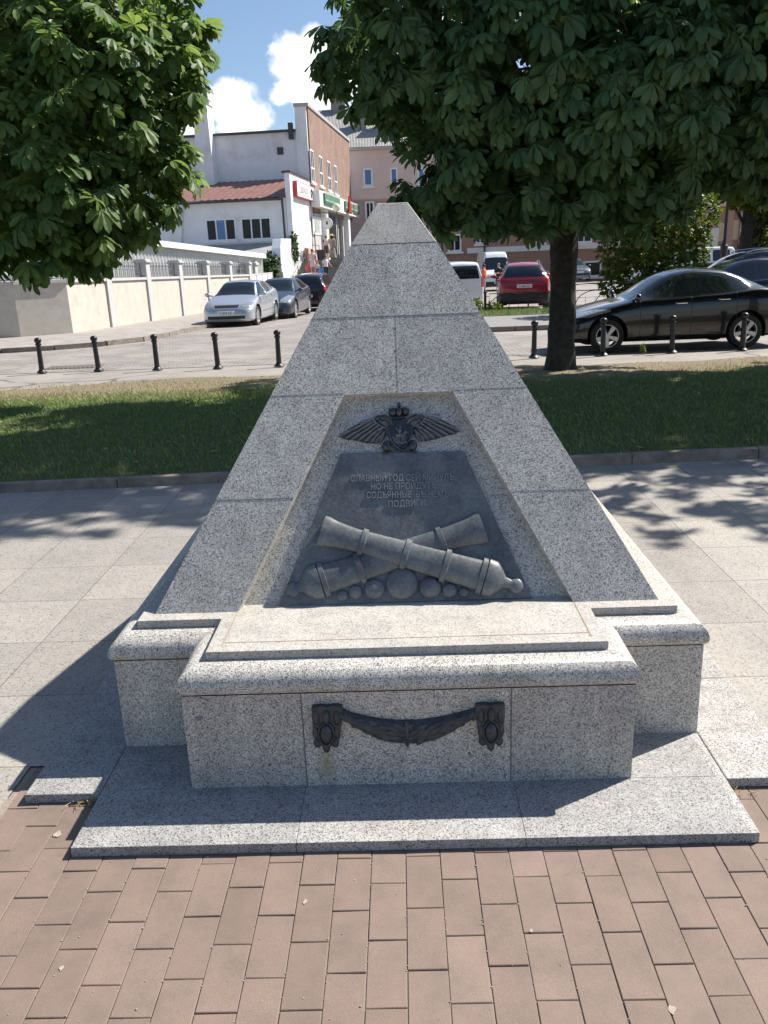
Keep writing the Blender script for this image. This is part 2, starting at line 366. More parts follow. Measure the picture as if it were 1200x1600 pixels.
# clay pavers in running bond, every paver its own bevelled block
def paver_mat():
    m,nt,nd,L,b=newmat('clay_paver')
    a=N(nt,'ShaderNodeAttribute',attribute_name='tone')
    tc=N(nt,'ShaderNodeTexCoord'); o=tc.outputs['Object']
    r=ramp(nt,[(0,(.176,.126,.100)),(.5,(.207,.150,.120)),(1,(.232,.169,.137))]); L.new(a.outputs['Fac'],r.inputs['Fac'])
    n1=N(nt,'ShaderNodeTexNoise',Scale=7,Detail=8,Roughness=.7); L.new(o,n1.inputs['Vector'])
    r1=ramp(nt,[(.3,(.80,.82,.84)),(.5,(1,1,1)),(.68,(1.14,1.12,1.10))]); L.new(n1.outputs['Fac'],r1.inputs['Fac'])
    n2=N(nt,'ShaderNodeTexNoise',Scale=420,Detail=2); L.new(o,n2.inputs['Vector'])
    r2=ramp(nt,[(.3,(.72,.72,.72)),(.7,(1.18,1.18,1.18))]); L.new(n2.outputs['Fac'],r2.inputs['Fac'])
    v=N(nt,'ShaderNodeTexVoronoi',Scale=34); L.new(o,v.inputs['Vector'])
    rv=ramp(nt,[(.035,(1,1,1)),(.06,(0,0,0))]); L.new(v.outputs['Distance'],rv.inputs['Fac'])
    s=N(nt,'ShaderNodeSeparateColor'); L.new(v.outputs['Color'],s.inputs[0])
    gt=N(nt,'ShaderNodeMath',operation='GREATER_THAN'); L.new(s.outputs[0],gt.inputs[0]); gt.inputs[1].default_value=.7
    mu=N(nt,'ShaderNodeMath',operation='MULTIPLY'); L.new(rv.outputs['Color'],mu.inputs[0]); L.new(gt.outputs[0],mu.inputs[1])
    c=mixc(nt,1,r.outputs['Color'],r1.outputs['Color'],'MULTIPLY'); c=mixc(nt,.6,c,r2.outputs['Color'],'MULTIPLY')
    mu2=N(nt,'ShaderNodeMath',operation='MULTIPLY'); L.new(mu.outputs[0],mu2.inputs[0]); mu2.inputs[1].default_value=.75
    c=mixc(nt,mu2.outputs[0],c,(.10,.062,.05))
    L.new(c,b.inputs['Base Color']); b.inputs['Roughness'].default_value=.8
    bu=N(nt,'ShaderNodeBump',Strength=.35,Distance=.002); L.new(n2.outputs['Fac'],bu.inputs['Height']); L.new(bu.outputs['Normal'],b.inputs['Normal'])
    return m
M_paver=paver_mat()
pv=[];pf=[];psz=[];pt=[]
PW,PL,GAP=.0968,.196,.0009
for k in range(-14,36):
    x0=-.018+PW*k; x1=x0+PW
    if x1<-1.27 : continue
    x0=max(x0,-1.299)
    off=-.498+(.5*PL if k%2 else 0)+ (k+2)*.0022+rng.uniform(-.008,.008)
    j0=int((-2.6-off)/PL)-1
    for j in range(j0,40):
        y0=off+j*PL; y1=y0+PL
        if y1<-2.4 or y0>.185: continue
        y1=min(y1,.185)
        if y1-y0<.02: continue
        g=GAP; zt=rng.uniform(-.0012,.0012); tl=rng.uniform(-.0009,.0009,2); b_=.0016; sk=rng.uniform(-.0007,.0007,4)
        ring=lambda i,z:[(x0+g+i+sk[0],y0+g+i+.0012,z+tl[0]),(x1-g-i+sk[1],y0+g+i+.0012,z+tl[1]),(x1-g-i+sk[2],y1-g-i,z+tl[1]),(x0+g+i+sk[3],y1-g-i,z+tl[0])]
        n=len(pv); pv+=ring(0,-.014)+ring(0,zt-.0016)+ring(b_,zt)
        for a in (0,4):
            for q in range(4): pf+=[n+a+q,n+a+(q+1)%4,n+a+4+(q+1)%4,n+a+4+q]; psz.append(4)
        pf+=[n+8,n+9,n+10,n+11]; psz.append(4)
        t=float(np.clip(rng.normal(.5,.17),0,1)); pt+=[t]*9
tag(npmesh('brick_paving',np.array(pv),pf,psz,M_paver,tone=pt,smooth=False),kind='structure')
M_sand=simple('joint_sand',(.26,.215,.175),.95,var=.5,scale=160)
mb=MB(); mb.quad((-1.3,-4,-.0042),(4,-4,-.0042),(4,.19,-.0042),(-1.3,.19,-.0042)); tag(mb.build('paving_bed',M_sand),kind='structure')
# kerb of the lawn
M_kerb=simple('weathered_concrete_kerb',(.23,.195,.165),.9,var=.3,scale=9,bump=.4,dirt=(.12,.10,.085))
mb=MB(); x=-16.2
while x<16:
    x1=x+.995; w=.085; h=.062+.0022*(x+6) if x<10 else .1
    h=max(.045,min(.1,h)); p=lambda xx,yy_,z:(xx,ky(xx)+yy_,z)
    mb.hexa([p(x,0,-.05),p(x1,0,-.05),p(x1,w,-.05),p(x,w,-.05)],[p(x,0.006,h),p(x1,0.006,h),p(x1,w,h),p(x,w,h)]); x+=1.0
tag(mb.build('lawn_kerb',M_kerb,bevel=.006),kind='structure')
# lawn
TRUNK=(2.24,9.5)
def lz(x,y):
    t=(y-ky(x))/(10.3-ky(x)); return .055+.02*math.sin(x*.9)*math.sin(y*.8)*min(1,max(0,t*3))*(1-t) + .03*math.sin(min(1,max(0,t))*math.pi)-.058*max(0,t)**3
def lawn_mat():
    m,nt,nd,L,b=newmat('lawn_soil_and_turf')
    tc=N(nt,'ShaderNodeTexCoord'); o=tc.outputs['Object']
    sx=N(nt,'ShaderNodeSeparateXYZ'); L.new(o,sx.inputs[0])
    n1=N(nt,'ShaderNodeTexNoise',Scale=1.3,Detail=8,Roughness=.7); L.new(o,n1.inputs['Vector'])
    mr=N(nt,'ShaderNodeMapRange'); mr.inputs[1].default_value=8.0; mr.inputs[2].default_value=9.7; L.new(sx.outputs[1],mr.inputs[0])
    ad=N(nt,'ShaderNodeMath',operation='ADD'); L.new(mr.outputs[0],ad.inputs[0]); L.new(n1.outputs['Fac'],ad.inputs[1])
    r=ramp(nt,[(.55,(0,0,0)),(1.0,(1,1,1))]); L.new(ad.outputs[0],r.inputs['Fac'])
    n2=N(nt,'ShaderNodeTexNoise',Scale=60,Detail=6,Roughness=.8); L.new(o,n2.inputs['Vector'])
    g=ramp(nt,[(.3,(.06,.078,.026)),(.7,(.125,.14,.05))]); L.new(n2.outputs['Fac'],g.inputs['Fac'])
    d=ramp(nt,[(.3,(.12,.095,.06)),(.7,(.30,.245,.16))]); L.new(n2.outputs['Fac'],d.inputs['Fac'])
    L.new(mixc(nt,r.outputs['Color'],g.outputs['Color'],d.outputs['Color']),b.inputs['Base Color']); b.inputs['Roughness'].default_value=.95
    bu=N(nt,'ShaderNodeBump',Strength=.8,Distance=.02); L.new(n2.outputs['Fac'],bu.inputs['Height']); L.new(bu.outputs['Normal'],b.inputs['Normal'])
    return m
def ledge(x): return 10.28+.12*math.sin(x*1.3)+.07*math.sin(x*3.7+1)+(-.45 if x<-5 else (-.45*max(0,(-x-3)/2) if x<-3 else 0))
mb=MB(); nx,ny=80,16; 
vs=[];fs=[]
for i in range(nx+1):
    x=-16+32*i/nx
    for j in range(ny+1):
        t=j/ny; y=ky(x)+.08+(ledge(x)-ky(x)-.08)*t; vs.append((x,y,lz(x,y) if j<ny else -.012))
for i in range(nx):
    for j in range(ny): a=i*(ny+1)+j; fs.append((a,a+ny+1,a+ny+2,a+1))
mb.add(vs,fs); tag(mb.build('lawn',lawn_mat(),smooth=True),kind='structure')
def grass_mat():
    m,nt,nd,L,b=newmat('grass_blade')
    a=N(nt,'ShaderNodeAttribute',attribute_name='tone')
    r=ramp(nt,[(0,(.09,.165,.035)),(.5,(.18,.285,.065)),(.72,(.29,.33,.10)),(1,(.42,.35,.2))]); L.new(a.outputs['Fac'],r.inputs['Fac'])
    L.new(r.outputs['Color'],b.inputs['Base Color']); b.inputs['Roughness'].default_value=.6
    t=N(nt,'ShaderNodeBsdfTranslucent'); L.new(r.outputs['Color'],t.inputs['Color'])
    mx=N(nt,'ShaderNodeMixShader'); mx.inputs[0].default_value=.3; L.new(b.outputs[0],mx.inputs[1]); L.new(t.outputs[0],mx.inputs[2]); L.new(mx.outputs[0],nd['Material Output'].inputs['Surface'])
    return m
nb=150000
gx=rng.uniform(-8.5,8.5,nb); gy=rng.uniform(0,1,nb)**.9
gyy=4.09+.05*gx+gy*(10.15-.05*gx-4.09)
dr=np.hypot(gx-TRUNK[0],gyy-TRUNK[1])
pat=.5+.5*np.sin(gx*1.7+np.sin(gyy*2.1))*np.sin(gyy*1.9+np.cos(gx*1.3))
keep=rng.uniform(0,1,nb)>np.clip((gyy-8.3+.5*(gx<-2.2))/1.4,0,.9)*(.6+.5*pat)
keep&=rng.uniform(0,1,nb)>np.clip(1.25-dr/2.4,0,.93)
edge=np.array([ledge(x) for x in gx]); keep&=gyy<edge-.03; keep&=(np.abs(gx)<.62*(gyy+2.6)+.6)
gx,gyy,pat=gx[keep],gyy[keep],pat[keep]; nb=len(gx)
hz=rng.uniform(.025,.06,nb)*(1-.45*np.clip((gyy-8.2)/1.6,0,1)); az=rng.uniform(0,6.283,nb); le=rng.uniform(.0,.9,nb)*hz; wd=rng.uniform(.0025,.005,nb)
zz=np.array([lz(a,b) for a,b in zip(gx,gyy)])-.004
ca,sa=np.cos(az),np.sin(az); lx=np.cos(az+1.2+rng.uniform(-.8,.8,nb))*le; ly=np.sin(az+1.2)*le
V=np.zeros((nb,4,3))
V[:,0]=np.stack([gx-ca*wd,gyy-sa*wd,zz],1); V[:,1]=np.stack([gx+ca*wd,gyy+sa*wd,zz],1)
V[:,2]=np.stack([gx+ca*wd*.6+lx*.35,gyy+sa*wd*.6+ly*.35,zz+hz*.6],1); V[:,3]=np.stack([gx+lx,gyy+ly,zz+hz],1)
idx=np.arange(nb)*4
F=np.stack([idx,idx+1,idx+2,idx+3],1)
tone=np.clip(rng.normal(.46,.18,nb)+.15*(pat-.5)+np.clip((gyy-8.2+.6*(gx<-2.2))/1.2,0,.85)*rng.uniform(.2,1.1,nb)+np.where(rng.uniform(0,1,nb)<.03,.5,0),0,1)
tag(npmesh('grass',V.reshape(-1,3),F.ravel(),np.full(nb,4),grass_mat(),tone=tone),kind='stuff')
# ================================================================== MONUMENT
zs,zb,zc=.0323,.3589,.4719
WF,WO,YSF,PY,YC=.6921,.9814,-.2688,.2498,1.2367
PW0,YP,TT=.8633,.3735,.5838
zA,zB,zC,zD,zT,HT=.8158,1.1522,1.4098,1.6671,1.8206,.0596
MON=empty('stone_monument',(0,YC,0),'tall grey granite pyramid monument with bronze plaque, eagle and cannons on a stepped pedestal','monument')
def part(mb,name,mat,parent=MON,**k): return mb.build(name,mat,parent,**k)
# base slabs: front wide tongue + broad plinth slab
mb=MB()
for a,b_ in ((-.9814,-.3304),(-.3296,.3246),(.3254,.9814)): mb.box(a,b_,YSF,.0,0,zs)
part(mb,'front_step_slab',G_slab,bevel=.002)
mb=MB()
mb.box(-WO,-.33,.0015,.3,0,zs-.0008); mb.box(.326,WO,.0015,.3,0,zs-.0008); mb.box(-.32,.32,.0015,.3,0,zs-.003)
part(mb,'inner_step_slab',G_slab,bevel=.002)
mb=MB()
for sx in (-1,1):
    xs=sorted((sx*(WO+.0025),sx*1.2264))
    yj=[-.0153,.62,1.24,1.86,2*YC+.0153]
    for i in range(4): mb.box(xs[0],xs[1],yj[i]+.0008,yj[i+1]-.0008,0,zs)
mb.box(-1.2264,1.2264,2*YC+.017,2*YC+.27,0,zs)
part(mb,'side_step_slab',G_slab,bevel=.004)
# pedestal blocks
def cross(o=0):
    wf,wo,yf,yp=WF+o,WO+o,-o,PY-o
    pts=[(-wf,yf),(wf,yf),(wf,yp),(wo,yp)]
    back=[(x,2*YC-y) for x,y in pts]
    return pts+[back[3],back[2],back[1],back[0]]+[(-wo,2*YC-yp),(-wo,yp),(-wf,yp)]
def crossp(o=0):
    wf,wo,yf,yp=WF+o,WO+o,-o,PY-o; Y=2*YC
    return [(-wf,yf),(wf,yf),(wf,yp),(wo,yp),(wo,Y-yp),(wf,Y-yp),(wf,Y-yf),(-wf,Y-yf),(-wf,Y-yp),(-wo,Y-yp),(-wo,yp),(-wf,yp)]
mb=MB(); pts=crossp(0); n=len(pts)
vs=[(x,y,zs-.001) for x,y in pts]+[(x,y,zb) for x,y in pts]
mb.add(vs,[(i,(i+1)%n,(i+1)%n+n,i+n) for i in range(n)]); part(mb,'pedestal_block',G_block,fixn=False)
# joints of the pedestal
for x in (-.325,.316):
    mb=MB(); mb.box(x-.002,x+.002,-.0012,.002,zs,zb); part(mb,'joint',M_grout)
# cornice: rounded nosing swept round the cross plan
prof=[(-.012,zb-.001)]
for k in range(6): a=-math.pi/2+k/5*math.pi/2; prof.append((-.009+.022*math.cos(a),zb+.027+.026*math.sin(a)))
for k in range(1,10): a=k/9*math.pi/2; prof.append((-.055+.068*math.cos(a),zb+.027+.058*math.sin(a)))
prof+=[(-.09,zc-.028)]
vs=[];fs=[]
for o,z in prof: vs+=[(x,y,z) for x,y in crossp(o)]
for i in range(len(prof)-1):
    for k in range(12): fs.append((i*12+k,i*12+(k+1)%12,(i+1)*12+(k+1)%12,(i+1)*12+k))
mb=MB(); mb.add(vs,fs); co=part(mb,'cornice',G_face,smooth=True,fixn=False)
mb=MB(); pts=crossp(-.07); mb.prism([(x,y,zc-.0285) for x,y in pts],(0,0,.0285)); part(mb,'cap_slab',G_top,bevel=.003)
e=.0011; M_groutb=simple('grout_brown',(.33,.25,.18),.9)
for sx in (-1,1): mb=MB(); mb.hexa([(sx*.577-.0018,.105,zc),(sx*.577+.0018,.105,zc),(sx*.577+.0018,YP,zc),(sx*.577-.0018,YP,zc)],[(sx*.577-.0018,.105,zc+e),(sx*.577+.0018,.105,zc+e),(sx*.577+.0018,YP,zc+e),(sx*.577-.0018,YP,zc+e)]); part(mb,'joint',M_groutb)
mb=MB(); mb.box(-.574,.574,.131,.1335,zc,zc+e); part(mb,'joint',M_groutb)
# pyramid
nrm=Vector((0,-1,TT)).normalized(); upv=Vector((0,TT,1)).normalized(); FO=Vector((0,YP,zc))
def fw(h): return PW0-TT*h
def fp(x,h,d=0):      # point on the front face: x, height above cap, proud of face
    return Vector((x,YP+TT*h,zc+h))+nrm*d
HD=zD-zc; HR=1.146-zc; RB,RT=.5765,.1975; DEP=.048
mb=MB()
q=lambda *p: mb.quad(*p)
hA,hB,hC=zA-zc,zB-zc,zC-zc
def rw(h): return RB+(RT-RB)*h/HR
# front face with the recess cut out
for sx in (-1,1):
    for h0,h1 in ((0,hA),(hA,HR)):
        a=[fp(sx*fw(h0),h0),fp(sx*rw(h0),h0),fp(sx*rw(h1),h1),fp(sx*fw(h1),h1)]; mb.poly(a)
mb.poly([fp(-fw(HR),HR),fp(-RT,HR),fp(RT,HR),fp(fw(HR),HR),fp(fw(HD),HD),fp(-fw(HD),HD)])
for sx in (-1,1): mb.poly([fp(sx*RB,0),fp(sx*RB,0,-DEP),fp(sx*RT,HR,-DEP),fp(sx*RT,HR)])
mb.poly([fp(-RT,HR),fp(-RT,HR,-DEP),fp(RT,HR,-DEP),fp(RT,HR)])
mb.poly([fp(-RB,0,-DEP),fp(RB,0,-DEP),fp(RT,HR,-DEP),fp(-RT,HR,-DEP)])
mb.poly([fp(-RB,0),fp(RB,0),fp(RB,0,-DEP),fp(-RB,0,-DEP)])
# other three faces
def rot(p,k):
    x,y=p[0],p[1]-YC
    for _ in range(k): x,y=-y,x
    return Vector((x,y+YC,p[2]))
for k in (1,2,3): mb.poly([rot(p,k) for p in (fp(-fw(0),0),fp(fw(0),0),fp(fw(HD),HD),fp(-fw(HD),HD))])
part(mb,'pyramid_shaft',G_face,fixn=True)
mb=MB(); a=[rot(fp(-fw(HD),HD),k) for k in range(4)]; t=[Vector((-HT,YC-HT,zT)),Vector((HT,YC-HT,zT)),Vector((HT,YC+HT,zT)),Vector((-HT,YC+HT,zT))]
a=[rot(fp(-fw(HD),HD+.0015),k) for k in range(4)]
mb.hexa(a,t); part(mb,'pyramid_tip',G_top,bevel=.003)
# joints on the front face
def strip(mb,x0,h0,x1,h1,w=.0022,e=.0009):
    a=fp(x0,h0,e);b_=fp(x1,h1,e); d=(b_-a).normalized(); s=d.cross(nrm)*w*.5
    mb.hexa([a-s-nrm*.002,b_-s-nrm*.002,b_+s-nrm*.002,a+s-nrm*.002],[a-s,b_-s,b_+s,a+s])
for a,mt in (((-fw(hA)+.001,hA,-rw(hA),hA,.002),M_grout),((fw(hA)-.001,hA,rw(hA),hA,.0016),M_groutl),((-fw(hC),hC,fw(hC),hC,.0028),M_grout),
    ((-fw(hB)+.001,hB,-RT,hB,.0024),M_groutl),((fw(hB)-.001,hB,RT,hB,.0024),M_groutl),((0,hB,0,hC-.002,.0016),M_groutl)):
    mb=MB(); strip(mb,*a); part(mb,'joint',mt)
# soiled band in the top of the recess
# ------------------------------------------------------------------ bronze plaque in the recess
def fpx(u,v,d): return hit(u,v,FO+nrm*d,nrm)          # survey: photo sight line onto a plane parallel to the face
PT=-.030
pc=[fpx(435,947,PT),fpx(832,933.5,PT),fpx(724.5,704.8,PT),fpx(532.7,708,PT)]
mb=MB(); mb.prism(pc,-nrm*(.0175)); plq=part(mb,'bronze_plaque',M_bronze,bevel=.003); plq['label']='bronze plaque with raised inscription and crossed cannons'
def cpx(cu,cv,d): return fpx(400+cu/2.727,590+cv/2.727,d)
fx=Vector((1,0,0))
def frame(o,ax,depth):    # local x=ax in-plane, z = normal squashed
    y=nrm.cross(ax)
    return Matrix(((ax.x,y.x,nrm.x*depth,o.x),(ax.y,y.y,nrm.y*depth,o.y),(ax.z,y.z,nrm.z*depth,o.z),(0,0,0,1)))
def cannon(mz_top,mz_bot,br_top,br_bot,knob,base_d,sq,name='cannon'):
    A=(cpx(*mz_top,base_d)+cpx(*mz_bot,base_d))/2; B=(cpx(*br_top,base_d)+cpx(*br_bot,base_d))/2; K=cpx(*knob,base_d)
    ra=(cpx(*mz_top,base_d)-cpx(*mz_bot,base_d)).length/2; rb=(cpx(*br_top,base_d)-cpx(*br_bot,base_d)).length/2
    L=(B-A).length; ax=(B-A).normalized(); kl=(K-A).dot(ax)
    prof=[]; bands=(.0,.24,.50,.73,.93)
    def r(t): return ra*.66+(rb*.80-ra*.66)*min(1,t/.93)
    P=[(0,ra*.75),(0,ra),(.03,ra*1.0),(.05,ra*.92),(.09,ra*.84),(.2,r(.2))]
    for t in (.24,.49,.72,.93): P+=[(t-.012,r(t)),(t-.010,r(t)*1.2),(t+.016,r(t)*1.2),(t+.022,r(t)*1.0)]
    P+=[(.955,rb*.98),(1.0,rb*.94),(1.035,rb*.62),(1.06,rb*.3),(1.09,rb*.24)]
    P=[(x*L,rr) for x,rr in P]
    k0=kl; kr=rb*.36
    P+=[(k0-kr*.9,rb*.22),(k0-kr*.6,kr*.9),(k0,kr*1.12),(k0+kr*.6,kr*.85),(k0+kr,kr*.2)]
    M=frame(A,ax,sq)@Matrix(((0,0,1,0),(1,0,0,0),(0,1,0,0),(0,0,0,1)))
    mb=MB(); mb.lathe([(rr,x) for x,rr in P],24,M); return mb.build(name,M_bronze,plq,smooth=True)
cannon((940,572),(995,703),(218,800),(262,955),(160,912),PT+.003,.40)
cannon((297,588),(262,716),(1048,785),(978,935),(1110,892),PT+.014,.42)
for cu,cv,r in ((368,930,25),(424,914,31),(505,902,45),(622,878,71),(742,896,49),(825,908,34),(885,915,24)):
    c=cpx(cu,cv,PT); rr=(cpx(cu+r,cv,PT)-c).length
    mb=MB(); mb.ball(c+nrm*.001,(rr,rr,min(rr*.6,.022)),24,14,frame(Vector((0,0,0)),fx,1).to_3x3()); mb.build('cannonball',M_bronze,plq,smooth=True)
# inscription
M_worn=simple('letter_bronze',(.27,.282,.29),.35,.1,var=.25,scale=60)
lines=[('СЛАВНЫЙ ГОД СЕЙ МИНУЛЪ,',402,852,428),('НО НЕ ПРОЙДУТЪ',488,770,463),('СОДѢЯННЫЕ  ВЪ НЕМЪ',470,822,499),('ПОДВИГИ',562,722,537)]
for body,c0,c1,cv in lines:
    a=cpx(c0,cv+15,PT+.002); b_=cpx(c1,cv+8,PT+.002); ax=(b_-a).normalized(); w=(b_-a).length
    hgt=(cpx((c0+c1)/2,cv-15,PT)-cpx((c0+c1)/2,cv+15,PT)).length
    M=frame(a,ax,1)
    o=textmesh('inscription_line',body,hgt/.80,M,M_worn,plq,extrude=.0015,align='LEFT',off=MON.location,offset=0)
    xs=[(Vector(v.co)+MON.location-a).dot(ax) for v in o.data.vertices]; k=w/max(xs)
    for v in o.data.vertices:
        p=Vector(v.co)+MON.location-a; v.co=Vector(v.co)+ax*(p.dot(ax)*(k-1))
# eagle emblem
def epx(u,v,d=0): return fpx(500+u/4.8,620+v/4.8,-DEP+.006+d)
def relief(mb,poly,d0,th,inset=.12):       # domed relief plate from a photo outline
    P=[epx(u,v,d0) for u,v in poly]; c=sum(P,Vector())/len(P); n=len(P)
    mid=[p+nrm*th*.7 for p in P]; top=[p+(c-p)*inset+nrm*th for p in P]
    vs=P+mid+top; fs=[(i,(i+1)%n,(i+1)%n+n,i+n) for i in range(n)]+[(i+n,(i+1)%n+n,(i+1)%n+2*n,i+2*n) for i in range(n)]+[tuple(range(2*n,3*n))]
    mb.add(vs,fs)
EM=MB().add([epx(600,330,-.004)+Vector(p) for p in ((0,0,0),(.01,0,0),(0,.005,.01))],[(0,1,2)]).build('eagle_emblem',M_bronze2,MON); EM['label']='bronze double-headed eagle emblem with crown and shield'
def feather(mb,a,b_,w,d,th):
    A=epx(*a,d);B=epx(*b_,d); ax=(B-A); L=ax.length; ax=ax.normalized(); sid=ax.cross(nrm)
    vs=[];fs=[];n=6
    for i in range(n+1):
        t=i/n; ww=w*(.55+.9*t-1.15*t**3) if i<n else w*.12; c=A+ax*(L*t)
        rise=th*(1-.35*t)
        vs+=[c-sid*ww,c-sid*ww*.5+nrm*rise*.75,c+nrm*rise,c+sid*ww*.5+nrm*rise*.7,c+sid*ww]
    for i in range(n):
        for k in range(4): fs.append((i*5+k,i*5+k+1,(i+1)*5+k+1,(i+1)*5+k))
    mb.add(vs,fs)
def wing(sgn):
    m=lambda u,v:(u,v) if sgn<0 else (1196-u,v-.048*(1196-2*u))
    mb=MB()
    relief(mb,[m(*p) for p in ((140,298),(220,245),(300,200),(350,172),(400,165),(430,200),(490,232),(500,290),(470,330),(450,352),(400,352),(340,345),(250,328),(180,318))],-.006,.010,.06)
    mb.build('wing',M_bronze2,EM,smooth=True); mb=MB()
    tips=[(145,297),(190,312),(235,322),(285,330),(335,337),(380,345),(415,352),(440,356)]
    roots=[(330,208),(350,222),(372,236),(395,248),(418,260),(440,268),(458,278),(475,288)]
    for a,b_ in zip(roots,tips): feather(mb,m(*a),m(*b_),.0066,.004,.015)
    tips=[(225,255),(265,268),(300,278),(340,290),(375,300),(410,308),(445,316)]
    roots=[(365,192),(385,205),(405,218),(425,230),(445,242),(465,252),(485,262)]
    for a,b_ in zip(roots,tips): feather(mb,m(*a),m(*b_),.0062,.009,.015)
    tips=[(300,212),(330,222),(360,232),(395,244),(430,256)]
    roots=[(390,178),(408,190),(425,202),(450,216),(475,232)]
    for a,b_ in zip(roots,tips): feather(mb,m(*a),m(*b_),.0062,.013,.013)
    mb.tube([epx(*m(300,205),.012),epx(*m(350,178),.016),epx(*m(395,166),.018),epx(*m(415,190),.018),epx(*m(440,212),.016),epx(*m(490,235),.014)],[.002,.004,.0045,.0035,.003,.002],8)
    mb.build('feathers',M_hilite,EM,smooth=True)
wing(-1); wing(1)
def eball(mb,u,v,ru,rv,d,th): 
    c=epx(u,v,d); a=(epx(u+ru,v,d)-c); b_=(epx(u,v-rv,d)-c)
    M=Matrix((a,b_,nrm*th)).transposed(); mb.ball(c,1,16,10,M)
for sgn in (-1,1):
    m=lambda u,v:(u,v) if sgn<0 else (1196-u,v-6)
    mb=MB()
    mb.tube([epx(*m(545,215),.004),epx(*m(530,185),.010),epx(*m(505,165),.016),epx(*m(480,158),.018)],[.011,.009,.008,.007],10)
    eball(mb,*m(478,158),30,24,.012,.012)
    mb.tube([epx(*m(462,150),.016),epx(*m(432,148),.016),epx(*m(415,160),.014),epx(*m(414,172),.012)],[.0055,.005,.0035,.001],8)
    mb.tube([epx(*m(455,170),.012),epx(*m(430,172),.012)],[.004,.0015],8)
    mb.tube([epx(*m(420,175),.006),epx(*m(450,200),.008),epx(*m(490,232),.010),epx(*m(530,215),.012)],[.003,.003,.003,.003],8)
    mb.build('eagle_head',M_bronze2,EM,smooth=True)
    mb=MB(); eball(mb,*m(500,370),34,40,.006,.016); mb.tube([epx(*m(515,380),.012),epx(*m(560,408),.010),epx(*m(600,412),.008)],[.008,.006,.003],8)
    for du in (-22,-4,14): eball(mb,*m(497+du,428),10,18,.006,.010)
    mb.build('talon',M_bronze2,EM,smooth=True)
# crown
mb=MB()
eball(mb,548,118,34,34,.006,.016); eball(mb,640,112,30,32,.006,.016); eball(mb,594,118,26,36,.012,.018)
relief(mb,[(545,160),(640,156),(645,170),(545,176)],.008,.014,.1)
eball(mb,592,68,14,12,.012,.010); mb.tube([epx(592,60,.014),epx(592,44,.014)],.0028,8); mb.tube([epx(580,52,.014),epx(604,51,.014)],.0025,8)
for u in (520,570,616,664): eball(mb,u,96 if u in(520,664) else 90,7,7,.014,.008)
mb.build('crown',M_bronze2,EM,smooth=True)
# shield with mounted rider
mb=MB(); sh=[(515,245),(545,215),(598,178),(650,210),(685,240),(680,290),(660,335),(635,370),(600,398),(560,365),(535,335),(518,295)]
relief(mb,sh,.000,.014,.10)
ring=[epx(u,v,.014) for u,v in sh]; mb.tube(ring+[ring[0]],.0042,8)
SHD=mb.build('shield',M_bronze2,EM,smooth=True)
mb=MB(); eball(mb,600,290,38,16,.014,.010); mb.tube([epx(628,280,.018),epx(645,262,.020),epx(655,270,.018)],[.007,.005,.003],8)
for u,v in ((570,330),(590,335),(622,330),(645,312)): mb.tube([epx(u*.6+600*.4,292,.016),epx(u,v,.016)],[.0045,.0025],6)
eball(mb,600,255,13,22,.018,.010); eball(mb,603,228,9,9,.020,.009)
mb.tube([epx(570,235,.020),epx(608,290,.022),epx(648,345,.018)],.002,6); mb.tube([epx(545,300,.016),epx(560,318,.016),epx(552,335,.016),epx(580,340,.016),epx(620,345,.016),epx(650,338,.016)],[.003,.004,.003,.004,.004,.002],6)
mb.build('rider',M_bronze,EM,smooth=True)
# ------------------------------------------------------------------ garland on the pedestal front
def gpx(u,v,d=0): return hit(460+u/3.3333,1080+v/3.3333,(0,-d,0),(0,1,0))
top=[(235,84),(300,108),(380,128),(460,141),(530,147),(590,148),(660,145),(740,134),(820,118),(890,98),(955,78)]
bot=[(235,128),(300,170),(370,212),(440,248),(510,263),(590,268),(660,266),(740,246),(820,208),(890,160),(955,120)]
vs=[];fs=[];n=len(top);K=8
for (tu,tv),(bu,bv) in zip(top,bot):
    a=gpx(tu,tv);b_=gpx(bu,bv)
    for k in range(K+1):
        s=k/K; p=a+(b_-a)*s; d=.006+.020*math.sin(math.pi*s)**.6; vs.append((p.x,-d,p.z))
for i in range(n-1):
    for k in range(K): fs.append((i*(K+1)+k,(i+1)*(K+1)+k,(i+1)*(K+1)+k+1,i*(K+1)+k+1))
nn=len(vs); 
for (tu,tv),(bu,bv) in zip(top,bot):
    for p in (gpx(tu,tv),gpx(bu,bv)): vs.append((p.x,.002,p.z))
for i in range(n-1):
    fs.append((i*(K+1),nn+2*i,nn+2*i+2,(i+1)*(K+1))); fs.append((i*(K+1)+K,(i+1)*(K+1)+K,nn+2*i+3,nn+2*i+1))
mb=MB(); mb.add(vs,fs); GA=part(mb,'garland',M_bronze3,smooth=True); GA['label']='bronze leaf garland hanging between two pendants'
rg=random.Random(5); mb=MB()
for i in range(11):
    t=(i+.5)/11
    for rrow in range(3):
        f=t*(n-1); j=min(int(f),n-2); f-=j
        tu=top[j][0]+(top[j+1][0]-top[j][0])*f; tv=top[j][1]+(top[j+1][1]-top[j][1])*f; bv=bot[j][1]+(bot[j+1][1]-bot[j][1])*f
        s=.24+.22*rrow+rg.uniform(-.04,.04); p=gpx(tu+rg.uniform(-10,10)+(rrow%2)*22,tv+(bv-tv)*s)
        hh=(bv-tv)/3.333*.0019*.5/2
        if hh<.004: continue
        ang=rg.uniform(-.5,.5)+(.5 if t<.5 else -.5)
        M=Matrix.Rotation(ang,3,'Y')
        mb.ball((p.x,-(.005+.019*math.sin(math.pi*s)**.6),p.z),(hh*1.45,.0055,hh*.62),12,8,M)
mb.build('garland_leaves',M_bronze3,GA,smooth=True)
